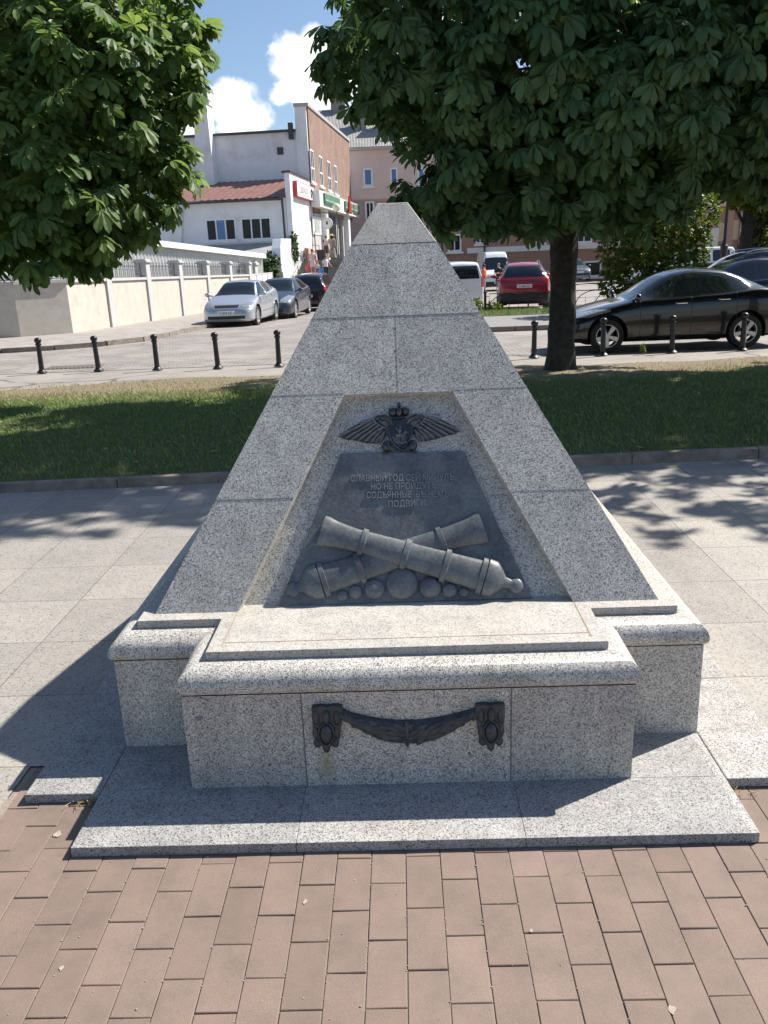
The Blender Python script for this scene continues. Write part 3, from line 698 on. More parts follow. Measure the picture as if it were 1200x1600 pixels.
mb=MB(); a=gpx(585,146);b_=gpx(588,270); mb.tube([(a.x,-.012,a.z),(a.x,-.027,a.z*.7+b_.z*.3),(b_.x,-.029,a.z*.4+b_.z*.6),(b_.x,-.012,b_.z)],.0065,8); mb.build('ribbon_band',M_bronze3,GA,smooth=True)
def pendant(u0,u1,v0,vt,sk):
    um=(u0+u1)/2; mb=MB(); w=u1-u0
    out=[(u0,v0+4),(u0+w*.3,v0-2),(um,v0+4),(u1-w*.3,v0-4),(u1,v0),(u1-3,v0+90),(u1-14,v0+150),(u1-18,v0+190),(um+34,v0+196),(um,vt),(um-34,v0+200),(u0+20,v0+195),(u0+16,v0+150),(u0+6,v0+90)]
    mb.prism([gpx(u,v,.020) for u,v in out],(0,.021,0)); o=mb.build('pendant',M_bronze3,MON,bevel=.003)
    mb=MB()
    for u,v,ru,rv,d,r in ((um,v0+120,34,50,.020,.018),(um,v0+34,20,36,.020,.016),(u0+26,v0+40,22,42,.014,.014),(u1-26,v0+40,22,42,.014,.014),(u0+28,v0+118,20,34,.016,.010),(u1-28,v0+118,20,34,.016,.010),(u0+34,v0+172,20,24,.016,.010),(u1-34,v0+172,20,24,.016,.010),(um,v0+196,20,26,.016,.010)):
        c=gpx(u,v); a=(gpx(u+ru,v)-c).length; b_=(gpx(u,v+rv)-c).length
        mb.ball((c.x,-d,c.z),(a,r,b_),14,8)
    rr=[gpx(um+40*math.cos(t*math.pi/8),v0+120+58*math.sin(t*math.pi/8)) for t in range(17)]
    mb.tube([(p.x,-.026,p.z) for p in rr],.003,6); mb.build('pendant_boss',M_bronze3,o,smooth=True)
pendant(88,250,82,312,0); pendant(943,1098,72,305,0)
# sealant spot and dry leaves by the slab
mb=MB(); c=hit(311,1122,(0,0,0),(0,1,0)); 
mb.prism([(c.x+.013*math.cos(a)*(1+.2*math.sin(3*a)),-.0012,c.z+.010*math.sin(a)*(1+.15*math.cos(2*a))) for a in [k*math.pi/8 for k in range(16)]],(0,.003,0)); part(mb,'patch',simple('grey_filler',(.2,.2,.21),.8))
# ================================================================== bollards
BL=[((-6.06,11.78),'black iron bollard at the left end of the row, nearest the cream wall corner'),
((-5.08,11.75),'second black iron bollard from the left, in front of the pale wall corner'),
((-4.02,11.53),'black iron bollard in the middle of the five left of the monument'),
((-2.98,11.4),'black iron bollard just below the front of the silver hatchback'),
((-1.97,11.36),'black iron bollard closest to the left edge of the granite pyramid'),
((2.15,11.22),'black iron bollard standing alone between pyramid and big tree trunk'),
((3.25,11.23),'black iron bollard in front of the black sedan\'s front wheel'),
((4.35,11.23),'black iron bollard in front of the black sedan\'s doors'),
((5.46,11.23),'black iron bollard in front of the black sedan\'s rear wheel')]
b0=None
for (x,y),lab in BL:
    k=1.03; X=CAM.x+(x-CAM.x)*k; Y=CAM.y+(y-CAM.y)*k
    if b0 is None:
        b0=empty('bollard',(0,0,0))
        MB().lathe([(.088,0),(.088,.012),(.078,.022),(.062,.034),(.050,.05),(.046,.062)],20).build('base',M_iron,b0,smooth=True)
        MB().lathe([(.0445,.06),(.0435,.08),(.0385,.475)],20).build('shaft',M_iron,b0,smooth=True)
        MB().lathe([(.040,.470),(.050,.474),(.053,.486),(.050,.498),(.042,.502),(.040,.512),(.046,.520),(.055,.530),(.060,.548),(.059,.566),(.050,.584),(.034,.597),(.012,.603)],20).build('cap',M_iron,b0,smooth=True)
        o=b0
    else: o=copy_tree(b0)
    o.location=(X,Y,gz(Y)-.004); o.rotation_euler=(random.uniform(-.025,.025),random.uniform(-.025,.025),random.uniform(0,6))
    tag(o,lab,'bollard','black bollards along the edge of the street')
# ================================================================== trees
def leaflet():
    return np.array([(0,0,0),(.30,.085,.02),(.30,0,-.01),(.30,-.085,.02),(.62,.195,.02),(.62,0,-.025),(.62,-.195,.02),(.86,.16,.0),(.86,0,-.035),(.86,-.16,.0),(1.0,0,-.05)])
LF=[(0,2,1),(0,3,2),(1,2,5,4),(2,3,6,5),(4,5,8,7),(5,6,9,8),(7,8,10),(8,9,10)]
def compound(kind,rs):
    vs=[];fs=[]
    if kind=='chestnut':
        angs=[-128,-84,-41,0,41,84,128]; lens=[.55,.80,.95,1.0,.95,.80,.55]
        for a,l in zip(angs,lens):
            a=R_(a+rs.uniform(-7,7)); l*=rs.uniform(.88,1.08); V=leaflet()*np.array([l,l*.98,l])
            V[:,2]-=.20*V[:,0]**2; tl=R_(rs.uniform(12,40)); x=V[:,0]*math.cos(tl)+V[:,2]*math.sin(tl); z=-V[:,0]*math.sin(tl)+V[:,2]*math.cos(tl)
            n=len(vs); vs+=[(xx*math.cos(a)-yy_*math.sin(a),xx*math.sin(a)+yy_*math.cos(a),zz_) for xx,yy_,zz_ in zip(x,V[:,1],z)]
            fs+=[tuple(i+n for i in f) for f in LF]
    else:
        for k in range(3):
            a=R_(rs.uniform(-100,100)) if k else 0; o=k*.25
            n=len(vs); w=.36
            for xx,yy_,zz_ in ((0,0,0),(.4,w,.06),(.4,-w,.06),(1,0,-.12)):
                vs.append((o+xx*math.cos(a)-yy_*math.sin(a),xx*math.sin(a)+yy_*math.cos(a),zz_))
            fs+=[(n,n+2,n+1),(n+1,n+2,n+3)]
    return np.array(vs),fs
def crown(name,lobes,kind,size,density,mat,parent,loc,seed,per=5,down=.5,maxcull=.7,upw=.75):
    rs=np.random.default_rng(seed); T=[compound(kind,np.random.default_rng(seed+i)) for i in range(4)]
    C_=np.array([l[0] for l in lobes],float); RR=np.array([l[1] if hasattr(l[1],'__len__') else (l[1],)*3 for l in lobes],float)
    P=[];O=[]
    for i,l in enumerate(lobes):
        dn=l[2] if len(l)>2 else 1
        r=RR[i]; n=int(4*math.pi*(r.prod()**(2/3))*density*dn)+3
        d=rs.normal(size=(n,3)); d/=np.linalg.norm(d,axis=1)[:,None]
        u=np.where(rs.uniform(0,1,n)<.72,rs.uniform(.82,1.06,n),rs.uniform(.35,.85,n))
        p=C_[i]+d*r*u[:,None]
        ins=np.zeros(n,bool)
        for j in range(len(lobes)):
            if j!=i: ins|=(np.linalg.norm((p-C_[j])/RR[j],axis=1)<.72)
        k=~(ins&(rs.uniform(0,1,n)<maxcull)); P.append(p[k]); O.append(d[k])
    P=np.concatenate(P);O=np.concatenate(O)
    n=len(P)*per
    P=np.repeat(P,per,0);O=np.repeat(O,per,0)
    rnd=rs.normal(size=(n,3)); 
    a=O*.75+rnd*np.array([.75,.75,.45])+np.array([0,0,-down]); a/=np.linalg.norm(a,axis=1)[:,None]
    nn=np.array([0,0,1.0])*upw+O*.7+rs.normal(size=(n,3))*.28; nn-=a*(nn*a).sum(1)[:,None]; nn/=np.linalg.norm(nn,axis=1)[:,None]+1e-9
    b=np.cross(nn,a)
    base=P+a*rs.uniform(.3,1.0,n)[:,None]*size*.9
    sc=size*np.clip(rs.normal(1,.22,n),.5,1.45)
    tone=np.clip(rs.normal(.4,.22,n),0,1)
    VV=[];FF=[];SZ=[];TN=[];off=0
    which=rs.integers(0,4,n)
    for t in range(4):
        m=which==t; V0,F0=T[t]; k=m.sum()
        if not k: continue
        M=np.stack([a[m],b[m],nn[m]],2)*sc[m][:,None,None]
        W=np.einsum('nij,vj->nvi',M,V0)+base[m][:,None,:]
        VV.append(W.reshape(-1,3))
        flat=np.concatenate([np.array(f) for f in F0]); sz=np.array([len(f) for f in F0])
        FF.append((flat[None,:]+(off+np.arange(k)*len(V0))[:,None]).ravel()); SZ.append(np.tile(sz,k)); TN.append(np.repeat(tone[m],len(F0)))
        off+=k*len(V0)
    V=np.concatenate(VV)-np.array(loc)
    o=npmesh(name,V,np.concatenate(FF),np.concatenate(SZ),mat,parent,np.concatenate(TN),smooth=False)
    return o,P[::per]
def bark_tube(mb,pts,rs,n=16,seed=0,amp=.12):
    r=random.Random(seed); ph=[r.uniform(0,6) for _ in range(4)]
    pts=[Vector(p) for p in pts]; P=[];Rr=[]
    for i in range(len(pts)-1):
        m=max(2,int((pts[i+1]-pts[i]).length/.12))
        for k in range(m):
            t=k/m; P.append(pts[i].lerp(pts[i+1],t)); Rr.append(rs[i]+(rs[i+1]-rs[i])*t)
    P.append(pts[-1]);Rr.append(rs[-1])
    n0=len(mb.v); mb.tube(P,Rr,n)
    for i in range(len(P)):
        for k in range(n):
            a=2*math.pi*k/n; f=1+amp*(.5*math.sin(3*a+ph[0]+i*.15)+.35*math.sin(5*a+ph[1]-i*.22)+.4*math.sin(7*a+ph[2]+i*.4)+r.uniform(-.5,.5))
            v=Vector(mb.v[n0+i*n+k]); mb.v[n0+i*n+k]=tuple(P[i]+(v-P[i])*f)
def LB(u,v,y,rp,dn=1.0,sq=1.0):
    c=at(u,v,y); r=rp*(y+2.25)/CF
    return (tuple(c),(r,r*1.1,r*sq),dn)
def tree(name,label,base,trunk,lobes,kind,size,density,mat,seed,cat='tree',group=None,per=5,twigs=120,down=.5,fruit=0,upw=.75):
    t=empty(name,base,label,cat,group)
    c,P=crown('crown',lobes,kind,size,density,mat,t,base,seed,per,down,upw=upw)
    mb=MB(); top=Vector(trunk[-1][0])
    bark_tube(mb,[p for p,_ in trunk],[r for _,r in trunk],seed=seed)
    rr=random.Random(seed)
    for l in lobes:
        cc=Vector(l[0]); h=min(max(2.3 if kind=='chestnut' else .5,(cc.z-base[2])*.45),top.z-base[2]-.1)
        s=Vector(base)+Vector((0,0,h)); f=(h)/(top.z-base[2])
        s=Vector(trunk[0][0]).lerp(top,f) if len(trunk)==2 else Vector((trunk[1][0][0],trunk[1][0][1],base[2]+h))
        L=(cc-s).length; mid=s.lerp(cc,.5)+Vector((rr.uniform(-.1,.1)*L,rr.uniform(-.1,.1)*L,.10*L))
        r0=min(.075,.018+.016*L); mb.tube([s,s.lerp(mid,.5)+Vector((0,0,.03*L)),mid,cc],[r0,r0*.8,r0*.6,.010],7)
    if twigs:
        for p in P[::max(1,len(P)//twigs)]:
            p=Vector(p); cc=Vector(min(lobes,key=lambda l:(Vector(l[0])-p).length)[0]); mb.tube([cc,cc.lerp(p,.5)+Vector((0,0,.05)),p],[.010,.007,.003],5)
    mb.build('trunk',M_bark,t,smooth=True)
    if fruit:
        fm=simple('green_conker',(.22,.27,.05),.6,bump=.6,bscale=150)
        for q in range(fruit):
            p=Vector(P[rr.randrange(len(P))]); mb=MB()
            mb.ball(p+Vector((rr.uniform(-.05,.05),-.12+rr.uniform(-.05,.05),-.06)),.028,10,7); mb.build('fruit',fm,t,smooth=True)
    return t
RL=[LB(590,55,8.6,72),LB(550,112,8.6,40),LB(525,90,8.7,22),LB(660,155,8,58),LB(588,145,8.3,24),LB(706,275,7.8,56),LB(640,300,8.2,22),LB(752,292,7.6,44),LB(808,322,7.5,30),LB(692,318,7.9,20),
    LB(800,200,7.0,105),LB(900,245,7.0,85),LB(950,285,7.2,42),LB(1000,250,7.0,78),LB(1060,225,7.4,78),LB(1130,185,7.5,80),LB(1190,170,7.8,80),
    LB(690,50,7.4,105),LB(840,70,6.7,115),LB(990,90,6.4,115),LB(1120,60,6.9,115),LB(760,120,6.6,70),LB(930,160,6.3,70),LB(1060,150,6.5,70),LB(830,270,8.2,45),LB(960,285,8.6,55),LB(770,265,8.4,70),
    LB(1215,255,8.4,40)]
RL+=[((.1,6.9,5.0),.95,.9),((1.7,7.3,6.1),1.3,.8),((3.3,7.9,5.8),1.9,.6),((3.4,7.6,7.2),1.5,.6),((4.6,8.2,5.8),2.0,.5),((2.6,10.7,4.2),1.3,.6),((4.6,10.6,4.6),1.6,.5),((5.9,9.0,4.7),1.6,.6)]
tr=TRUNK
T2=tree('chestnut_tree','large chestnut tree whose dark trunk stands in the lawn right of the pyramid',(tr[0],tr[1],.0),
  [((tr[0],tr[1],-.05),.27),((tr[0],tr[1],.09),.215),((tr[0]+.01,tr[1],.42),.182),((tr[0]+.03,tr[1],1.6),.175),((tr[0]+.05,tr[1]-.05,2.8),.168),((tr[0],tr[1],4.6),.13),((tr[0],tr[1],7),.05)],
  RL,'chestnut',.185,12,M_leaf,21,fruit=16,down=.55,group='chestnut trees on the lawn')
LL=[LB(60,60,8,120),LB(190,40,8,85),LB(262,25,8.5,42),LB(225,110,8,70),LB(288,128,8.3,26),LB(300,60,8.6,18),LB(120,170,7.5,100),LB(205,195,8,66),LB(250,232,8.2,30),LB(262,190,8.3,30),LB(195,285,8,66),LB(233,285,8.2,26),LB(90,300,7.4,95),
    LB(150,345,8,40),LB(203,333,8.1,24),LB(55,365,7.3,60),LB(110,395,7.6,24),LB(15,390,7.3,38),LB(10,220,7.2,95),LB(140,80,7.3,70),LB(275,265,8.4,14)]
LL+=[((-6.5,9.2,6.4),2.8,.5),((-8.2,9.0,4.4),2.4,.4),((-5.3,11.0,5.2),2.0,.45),((-6.5,9.2,8.2),2.0,.5),((-4.0,8.9,5.2),1.1,.8)]
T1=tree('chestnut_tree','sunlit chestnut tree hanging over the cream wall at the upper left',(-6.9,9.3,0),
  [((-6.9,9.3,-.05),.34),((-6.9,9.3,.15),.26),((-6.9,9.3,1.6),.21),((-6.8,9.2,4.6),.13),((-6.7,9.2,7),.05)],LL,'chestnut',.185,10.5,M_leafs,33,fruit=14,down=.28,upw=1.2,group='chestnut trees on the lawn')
T3=copy_tree(T2); T3.location=(8.5,6.9,0); T3.rotation_euler=(0,0,math.pi*.93); T3.scale=(1.08,1.08,1.0)
tag(T3,'chestnut tree outside the right edge that throws dappled shade on the paving','tree','chestnut trees on the lawn')
# ================================================================== far trees on the right
p=at(1012,430,22.5); b=(p.x,22.5,gz(22.5))
SL=[LB(1000,420,22.3,42),LB(1050,400,22.6,48),LB(975,385,22.8,36),LB(1020,360,22.4,55),LB(1065,345,22.6,45),LB(985,330,22.8,45),LB(1080,385,22.4,26),LB(960,440,22.3,20),LB(1095,330,22.6,24),LB(1035,300,22.8,60),LB(1035,455,22.2,36)]
tree('small_tree','small bushy tree with yellow-green leaf edges behind the black sedan',b,[((b[0],b[1],b[2]-.1),.2),((b[0],b[1],b[2]+1.2),.14),((b[0]+.05,b[1],b[2]+3.2),.07)],SL,'simple',.085,34,M_leaf2,44,per=5,twigs=60,down=.2)
p=at(1172,400,27); b=(p.x,27,gz(27))
SL=[LB(1180,250,26.5,60),LB(1120,262,27,45),LB(1225,300,26.3,40),LB(1215,360,26.3,26),LB(1170,200,27,80),LB(1240,220,26,70)]
tree('street_tree','thick trunked street tree at the right edge behind the parked estate car',b,[((b[0],b[1],b[2]-.1),.55),((b[0],b[1],b[2]+.6),.42),((b[0]+.05,b[1],b[2]+3.2),.36),((b[0]+.1,b[1],b[2]+6),.2)],SL,'simple',.13,26,M_leaf2,45,per=5,twigs=40,down=.3)
# ================================================================== LEFT STREET: pavement and wall
M_walk=simple('old_concrete_pavement',(.30,.27,.245),.9,var=.25,scale=3,bump=.3,dirt=(.27,.24,.215))
kb=[(-16,16.6),(-9.3,17.25),(-8.2,17.6),(-7.2,18.3),(-6.6,19.3),(-6.35,20.8),(-6.28,22.2)]+[(-6.28+.095*(y-22.2),y) for y in (26,32,40,48)]
inn=[(-16,26),(-11,26),(-10,26),(-9.6,26),(-9.4,26),(-9.35,26.2),(-9.3,26.4)]+[(-9.3+.095*(y-25.6)-.4,y) for y in (28,33,40,48)]
mb=MB()
for i in range(len(kb)-1):
    a,b_=kb[i],kb[i+1]; c,d=inn[i+1],inn[i]
    mb.hexa([(a[0],a[1],gz(a[1])-.05),(b_[0],b_[1],gz(b_[1])-.05),(c[0],c[1],gz(b_[1])-.05),(d[0],d[1],gz(a[1])-.05)],
            [(a[0],a[1],gz(a[1])+.09),(b_[0],b_[1],gz(b_[1])+.09),(c[0],c[1],gz(c[1])+.09),(d[0],d[1],gz(d[1])+.09)])
tag(mb.build('pavement',M_walk),kind='structure')
mb=MB()
for i in range(len(kb)-1):
    a,b_=Vector((*kb[i],0)),Vector((*kb[i+1],0)); L=(b_-a).length; m=max(1,int(L/.9)); d=(b_-a)/m; nr=Vector((d.y,-d.x,0)).normalized()
    for k in range(m):
        p,q=a+d*(k+.012),a+d*(k+.988); jz=random.uniform(-.012,.012); zf=lambda w,o:(w.x+nr.x*.06*o,w.y+nr.y*.06*o)
        mb.hexa([(*zf(p,1),gz(p.y)-.05),(*zf(q,1),gz(q.y)-.05),(*zf(q,-1),gz(q.y)-.05),(*zf(p,-1),gz(p.y)-.05)],[(*zf(p,1),gz(p.y)+.10+jz),(*zf(q,1),gz(q.y)+.10+jz),(*zf(q,-1),gz(q.y)+.104+jz),(*zf(p,-1),gz(p.y)+.104+jz)])
tag(mb.build('street_kerb',M_kerb),kind='structure')
# cream wall with pillars and iron railing
M_cream=simple('cream_stucco',(.50,.465,.405),.9,var=.10,scale=3,bump=.3,bscale=40,dirt=(.40,.37,.32))
M_pil=simple('pale_grey_paint',(.46,.46,.45),.8,var=.09,scale=4,dirt=(.46,.45,.43))
M_rail=simple('grey_iron',(.16,.17,.18),.5,.4)
WL=empty('boundary_wall',st(8,0,gz(33)),'long cream street wall with grey pillars and an iron railing along the top','wall')
def wz(y): return 1.30-.0158*(y-25.3)
PS=[on(u,v).y for u,v in ((163,403),(227,406),(279,410),(322,409),(358,411),(388,409))]
def sy(y): return (Vector((W0.x+.0953*(y-W0.y),y,0))-W0).dot(SD)
ss=[sy(y) for y in PS]
def sbox(mb,s0,s1,t0,t1,z0,z1,z0b=None,z1b=None):
    z0b=z0 if z0b is None else z0b; z1b=z1 if z1b is None else z1b
    return mb.hexa([st(s0,t0,z0),st(s0,t1,z0),st(s1,t1,z0b),st(s1,t0,z0b)],[st(s0,t0,z1),st(s0,t1,z1),st(s1,t1,z1b),st(s1,t0,z1b)])
ends=[-3.1]+ss
for i in range(len(ends)-1):
    a=ends[i]+(.2 if i else 0); b_=ends[i+1]-.2; ya,yb=st(a,0,0).y,st(b_,0,0).y
    mb=MB(); sbox(mb,a,b_,-.30,0,gz(ya)-.2,wz(ya)-.07,gz(yb)-.2,wz(yb)-.07); p=mb.build('wall_panel',M_cream,WL)
    mb=MB(); sbox(mb,a,b_,-.36,.06,wz(ya)-.068,wz(ya)+.02,wz(yb)-.068,wz(yb)+.02); mb.build('coping',M_pil,p)
    mb=MB(); n=max(2,int((b_-a)/.30)); h=.50
    for zz_ in (.06,.30): mb.tube([st(a,-.15,wz(ya)+zz_),st(b_,-.15,wz(yb)+zz_)],.014,6)
    for k in range(n+1):
        s=a+(b_-a)*k/n; y=st(s,0,0).y; mb.tube([st(s,-.15,wz(y)+.02),st(s,-.15,wz(y)+h)],[.012,.012],6); mb.ball(st(s,-.15,wz(y)+h+.02),.025,6,4)
        if k<n:
            w=(b_-a)/n; mb.tube([st(s+w*(.5-.5*math.cos(q*math.pi/6)),-.15,wz(y)+.30+.13*math.sin(q*math.pi/6)) for q in range(7)],.010,5)
            mb.tube([st(s+w*.5,-.15,wz(y)+.03),st(s+w*.5,-.15,wz(y)+.42)],.009,5)
    mb.build('railing',M_rail,WL)
for i,s in enumerate(ss):
    y=st(s,0,0).y; zt=wz(y)+.62
    mb=MB(); sbox(mb,s-.19,s+.19,-.36,.07,gz(y)-.2,zt-.10); p=mb.build('pillar',M_pil,WL,bevel=.01)
    mb=MB(); sbox(mb,s-.25,s+.25,-.42,.13,zt-.10,zt-.03); sbox(mb,s-.20,s+.20,-.37,.08,zt-.03,zt+.02); mb.build('pillar_cap',M_pil,p,bevel=.01)
# return of the wall round the corner
A=st(-3.1,0,0); B_=Vector((-10.75,21.6,0)); C_=Vector((-15.5,20.3,0))
for p,q in ((A,B_),(B_,C_)):
    d=(q-p).normalized(); nr=Vector((-d.y,d.x,0)); nr=-nr if nr.y<0 else nr
    g0,g1=gz(p.y)-.2,gz(q.y)-.2; T0=wz(22.4)
    mb=MB(); mb.hexa([(p.x,p.y,g0),(p.x+nr.x*.3,p.y+nr.y*.3,g0),(q.x+nr.x*.3,q.y+nr.y*.3,g1),(q.x,q.y,g1)],[(p.x,p.y,T0-.07),(p.x+nr.x*.3,p.y+nr.y*.3,T0-.07),(q.x+nr.x*.3,q.y+nr.y*.3,T0-.07),(q.x,q.y,T0-.07)]); w=mb.build('wall_panel',M_cream,WL)
    a,b_=p-nr*.06,q-nr*.06; c,e=q+nr*.36,p+nr*.36
    mb=MB(); mb.hexa([(v.x,v.y,T0-.068) for v in (a,b_,c,e)],[(v.x,v.y,T0+.02) for v in (a,b_,c,e)]); mb.build('coping',M_pil,w)
    mb=MB(); n=int((q-p).length/.3)
    for zz_ in (.06,.30): mb.tube([p+nr*.15+Vector((0,0,T0+zz_)),q+nr*.15+Vector((0,0,T0+zz_))],.014,6)
    for k in range(n+1):
        c=p.lerp(q,k/n)+nr*.15; mb.tube([c+Vector((0,0,T0+.02)),c+Vector((0,0,T0+.5))],.012,6)
    mb.build('railing',M_rail,WL)
# white sheet gate after the last pillar, gate pier with ball-less cap
M_white=simple('white_paint',(.74,.74,.72),.6,var=.05,scale=2)
M_plast=simple('white_plaster',(.80,.80,.80),.9,var=.05,scale=1.2,dirt=(.60,.59,.57))
GT_=empty('yard_gate',on(413,448),'low white panelled yard gate between the cream wall and the ivy','gate')
sg0,sg1=ss[-1]+.5,(on(427,430)-W0).dot(SD); yg=st(sg0,0,0).y; zg0=gz(yg)-.05; zg1=1.05
mb=MB()
for k in range(5): s=sg0+(sg1-sg0)*k/4; sbox(mb,s-.05,s+.05,-.12,-.04,zg0,zg1)
for z in (zg0+.1,(zg0+zg1)/2,zg1-.04): sbox(mb,sg0,sg1,-.11,-.05,z-.04,z+.04)
mb.build('gate_frame',M_pil,GT_)
mb=MB(); sbox(mb,sg0,sg1,-.095,-.07,zg0,zg1); mb.build('gate_panel',M_white,GT_)
sp=sg0+1.8
mb=MB(); sbox(mb,sp-.28,sp+.28,-.7,-.2,zg0,1.5); sbox(mb,sp-.36,sp+.36,-.78,-.12,1.5,1.6); mb.lathe([(.34,0),(.3,.08),(.15,.16),(.02,.2)],12,Matrix.Translation(st(sp,-.45,1.6))); mb.build('pier',M_pil,GT_)
# warehouse with corrugated metal side
M_corr=simple('corrugated_grey_metal',(.50,.50,.49),.45,.35,var=.06,scale=1.5)
M_rust=simple('aged_roof_metal',(.42,.41,.40),.5,.2,var=.15,scale=2,dirt=(.3,.27,.25))
WH=empty('warehouse',(-10.6,34,gz(34)),'low warehouse clad in grey corrugated metal behind the cream wall','building')
e0=at(150,365.5,29.0); e1=at(409,397.5,46); ex=(e1-e0); e0=e0-ex*.45; ex=e1-e0; L=ex.length
exh=Vector((ex.x,ex.y,0)).normalized(); nr=Vector((exh.y,-exh.x,0))
n=int(L/.075); vs=[];fs=[]
for i in range(n+1):
    p=e0+ex*(i/n); o=nr*(.022*(1 if (i//2)%2 else -1)); vs+=[(p.x+o.x,p.y+o.y,-1),(p.x+o.x,p.y+o.y,p.z-.05)]
for i in range(n): fs.append((2*i,2*i+2,2*i+3,2*i+1))
mb=MB(); mb.add(vs,fs); mb.build('corrugated_cladding',M_corr,WH)
up=Vector((0,0,1)); b_=-nr*9
mb=MB(); mb.hexa([e0+nr*.25-up*.22,e1+nr*.25-up*.22,e1-nr*.05-up*.22,e0-nr*.05-up*.22],[e0+nr*.25+up*.02,e1+nr*.25+up*.02,e1-nr*.05+up*.02,e0-nr*.05+up*.02]); mb.build('fascia',M_white,WH)
mb=MB(); mb.hexa([e0-nr*.051-up*.1,e1-nr*.051-up*.1,e1+b_+up*.25,e0+b_+up*.25],[e0-nr*.051,e1-nr*.051,e1+b_+up*.35,e0+b_+up*.35]); mb.build('roof',M_rust,WH)
mb=MB(); q0,q1=e1-nr*.06-exh*.08,e1+b_-exh*.08; mb.quad((q0.x,q0.y,-1.2),(q1.x,q1.y,-1.2),(q1.x,q1.y,q1.z+.2),(q0.x,q0.y,q0.z-.12)); mb.build('end_wall',M_plast,WH)
# ================================================================== white house with red roof
def hs(u,v,s): return hit(u,v,st(s,0,0),SD)
def T_(p): return (p-W0).dot(SN)
M_tile=simple('red_metal_tile',(.235,.115,.095),.55,.1,var=.18,scale=3,dirt=(.16,.08,.07))
M_glass=simple('dark_window_glass',(.02,.025,.03),.12,0,spec=.25)
M_blue=simple('blue_blind',(.10,.2,.42),.4)
M_pvc=simple('white_window_frame',(.80,.80,.79),.4)
M_dark=simple('dark_metal',(.06,.06,.065),.5,.3)
s0=28.4; sH=35.1
LH=empty('house',st(s0+3,-4,gz(56)),'single storey white house with a red metal tiled roof and two wide windows','building')
tl=T_(hs(240,330,s0)); tr_=-.02
ze=hs(440,309,s0).z; zr=hs(440,280,sH-.3).z
mb=MB(); sbox(mb,s0,sH,tl,tr_-.35,-1.2,ze); mb.build('wall',M_plast,LH)
# tiled roof: stepped wavy sheet
nu_=60; nv=7; vs=[];fs=[]
for j in range(nv+1):
    for i in range(nu_+1):
        t=tl-.3+(tr_-.36-tl+.3)*i/nu_; s=s0-.45+(sH-.02-s0+.45)*j/nv; z=ze-.02+(zr-ze)*j/nv+.03*math.sin(i*2.1)+ (0.05 if j%1==0 else 0)
        vs.append(st(s,t,z))
for j in range(nv):
    for i in range(nu_): a=j*(nu_+1)+i; fs.append((a,a+1,a+nu_+2,a+nu_+1))
mb=MB(); mb.add(vs,fs); rf=mb.build('roof',M_tile,LH,smooth=True)
mb=MB(); sbox(mb,s0-.5,s0-.36,tl-.3,tr_-.4,ze-.16,ze-.04); mb.build('gutter',M_dark,rf)
def window(par,u0,v0,u1,v1,s,sash,frame=M_pvc,blue=(),plane='s'):
    a=hs(u0,v0,s); b_=hs(u1,v1,s); t0,t1=T_(a),T_(b_); z1,z0=a.z,b_.z; fw_=.09
    mb=MB()
    for tt in [t0+(t1-t0)*k/sash for k in range(sash+1)]: sbox(mb,s-.06,s+.02,tt-fw_/2,tt+fw_/2,z0,z1)
    for k in range(sash):
        ta,tb=t0+(t1-t0)*k/sash+fw_/2,t0+(t1-t0)*(k+1)/sash-fw_/2
        for zz_ in (z0,z1-fw_): sbox(mb,s-.06,s+.02,ta,tb,zz_,zz_+fw_)
    sbox(mb,s-.14,s+.01,t0-.1,t1+.1,z0-.13,z0-.005)
    w=mb.build('window',frame,par)
    for k in range(sash):
        ta,tb=t0+(t1-t0)*k/sash+fw_/2,t0+(t1-t0)*(k+1)/sash-fw_/2
        mb=MB(); sbox(mb,s-.02,s+.01,ta,tb,z0+fw_,z1-fw_); mb.build('pane',M_blue if k in blue else M_glass,w)
window(LH,322,343,369.5,375.5,s0,3,blue=(1,)); window(LH,377,341,424.5,373.5,s0,3)
# pilaster at the left of the house, lower lean-to roofs, downpipe
a=hs(271,318,s0); b_=hs(288,318,s0); c=hs(277,376,s0); d=hs(286,376,s0)
mb=MB(); q=[st(s0-.35,T_(c),c.z-3),st(s0-.35,T_(d),d.z-3),st(s0-.35,T_(d),d.z),st(s0-.35,T_(b_),b_.z+.1),st(s0-.35,T_(a),a.z+.1),st(s0-.35,T_(c),c.z)]
mb.prism(q,SD*.34); mb.build('pilaster',M_white,LH)
mb=MB(); p=hs(441,312,s0); mb.tube([st(s0-.1,T_(p),ze-.1),st(s0-.1,T_(p)+.06,.9)],.06,8); mb.build('downpipe',M_dark,LH)
mb=MB(); za=hs(380,378,s0).z; mb.hexa([st(s0-3.2,tl,za-.95),st(s0-3.2,-.6,za-.95),st(s0-.005,-.6,za-.2),st(s0-.005,tl,za-.2)],[st(s0-3.2,tl,za-.87),st(s0-3.2,-.6,za-.87),st(s0-.005,-.6,za-.12),st(s0-.005,tl,za-.12)]); mb.build('lean_to_roof',M_rust,LH)
mb=MB(); sbox(mb,s0-3,s0-.01,tl+.2,-.8,-1.2,za-.96,None,za-.25); mb.build('lean_to_wall',M_plast,LH)
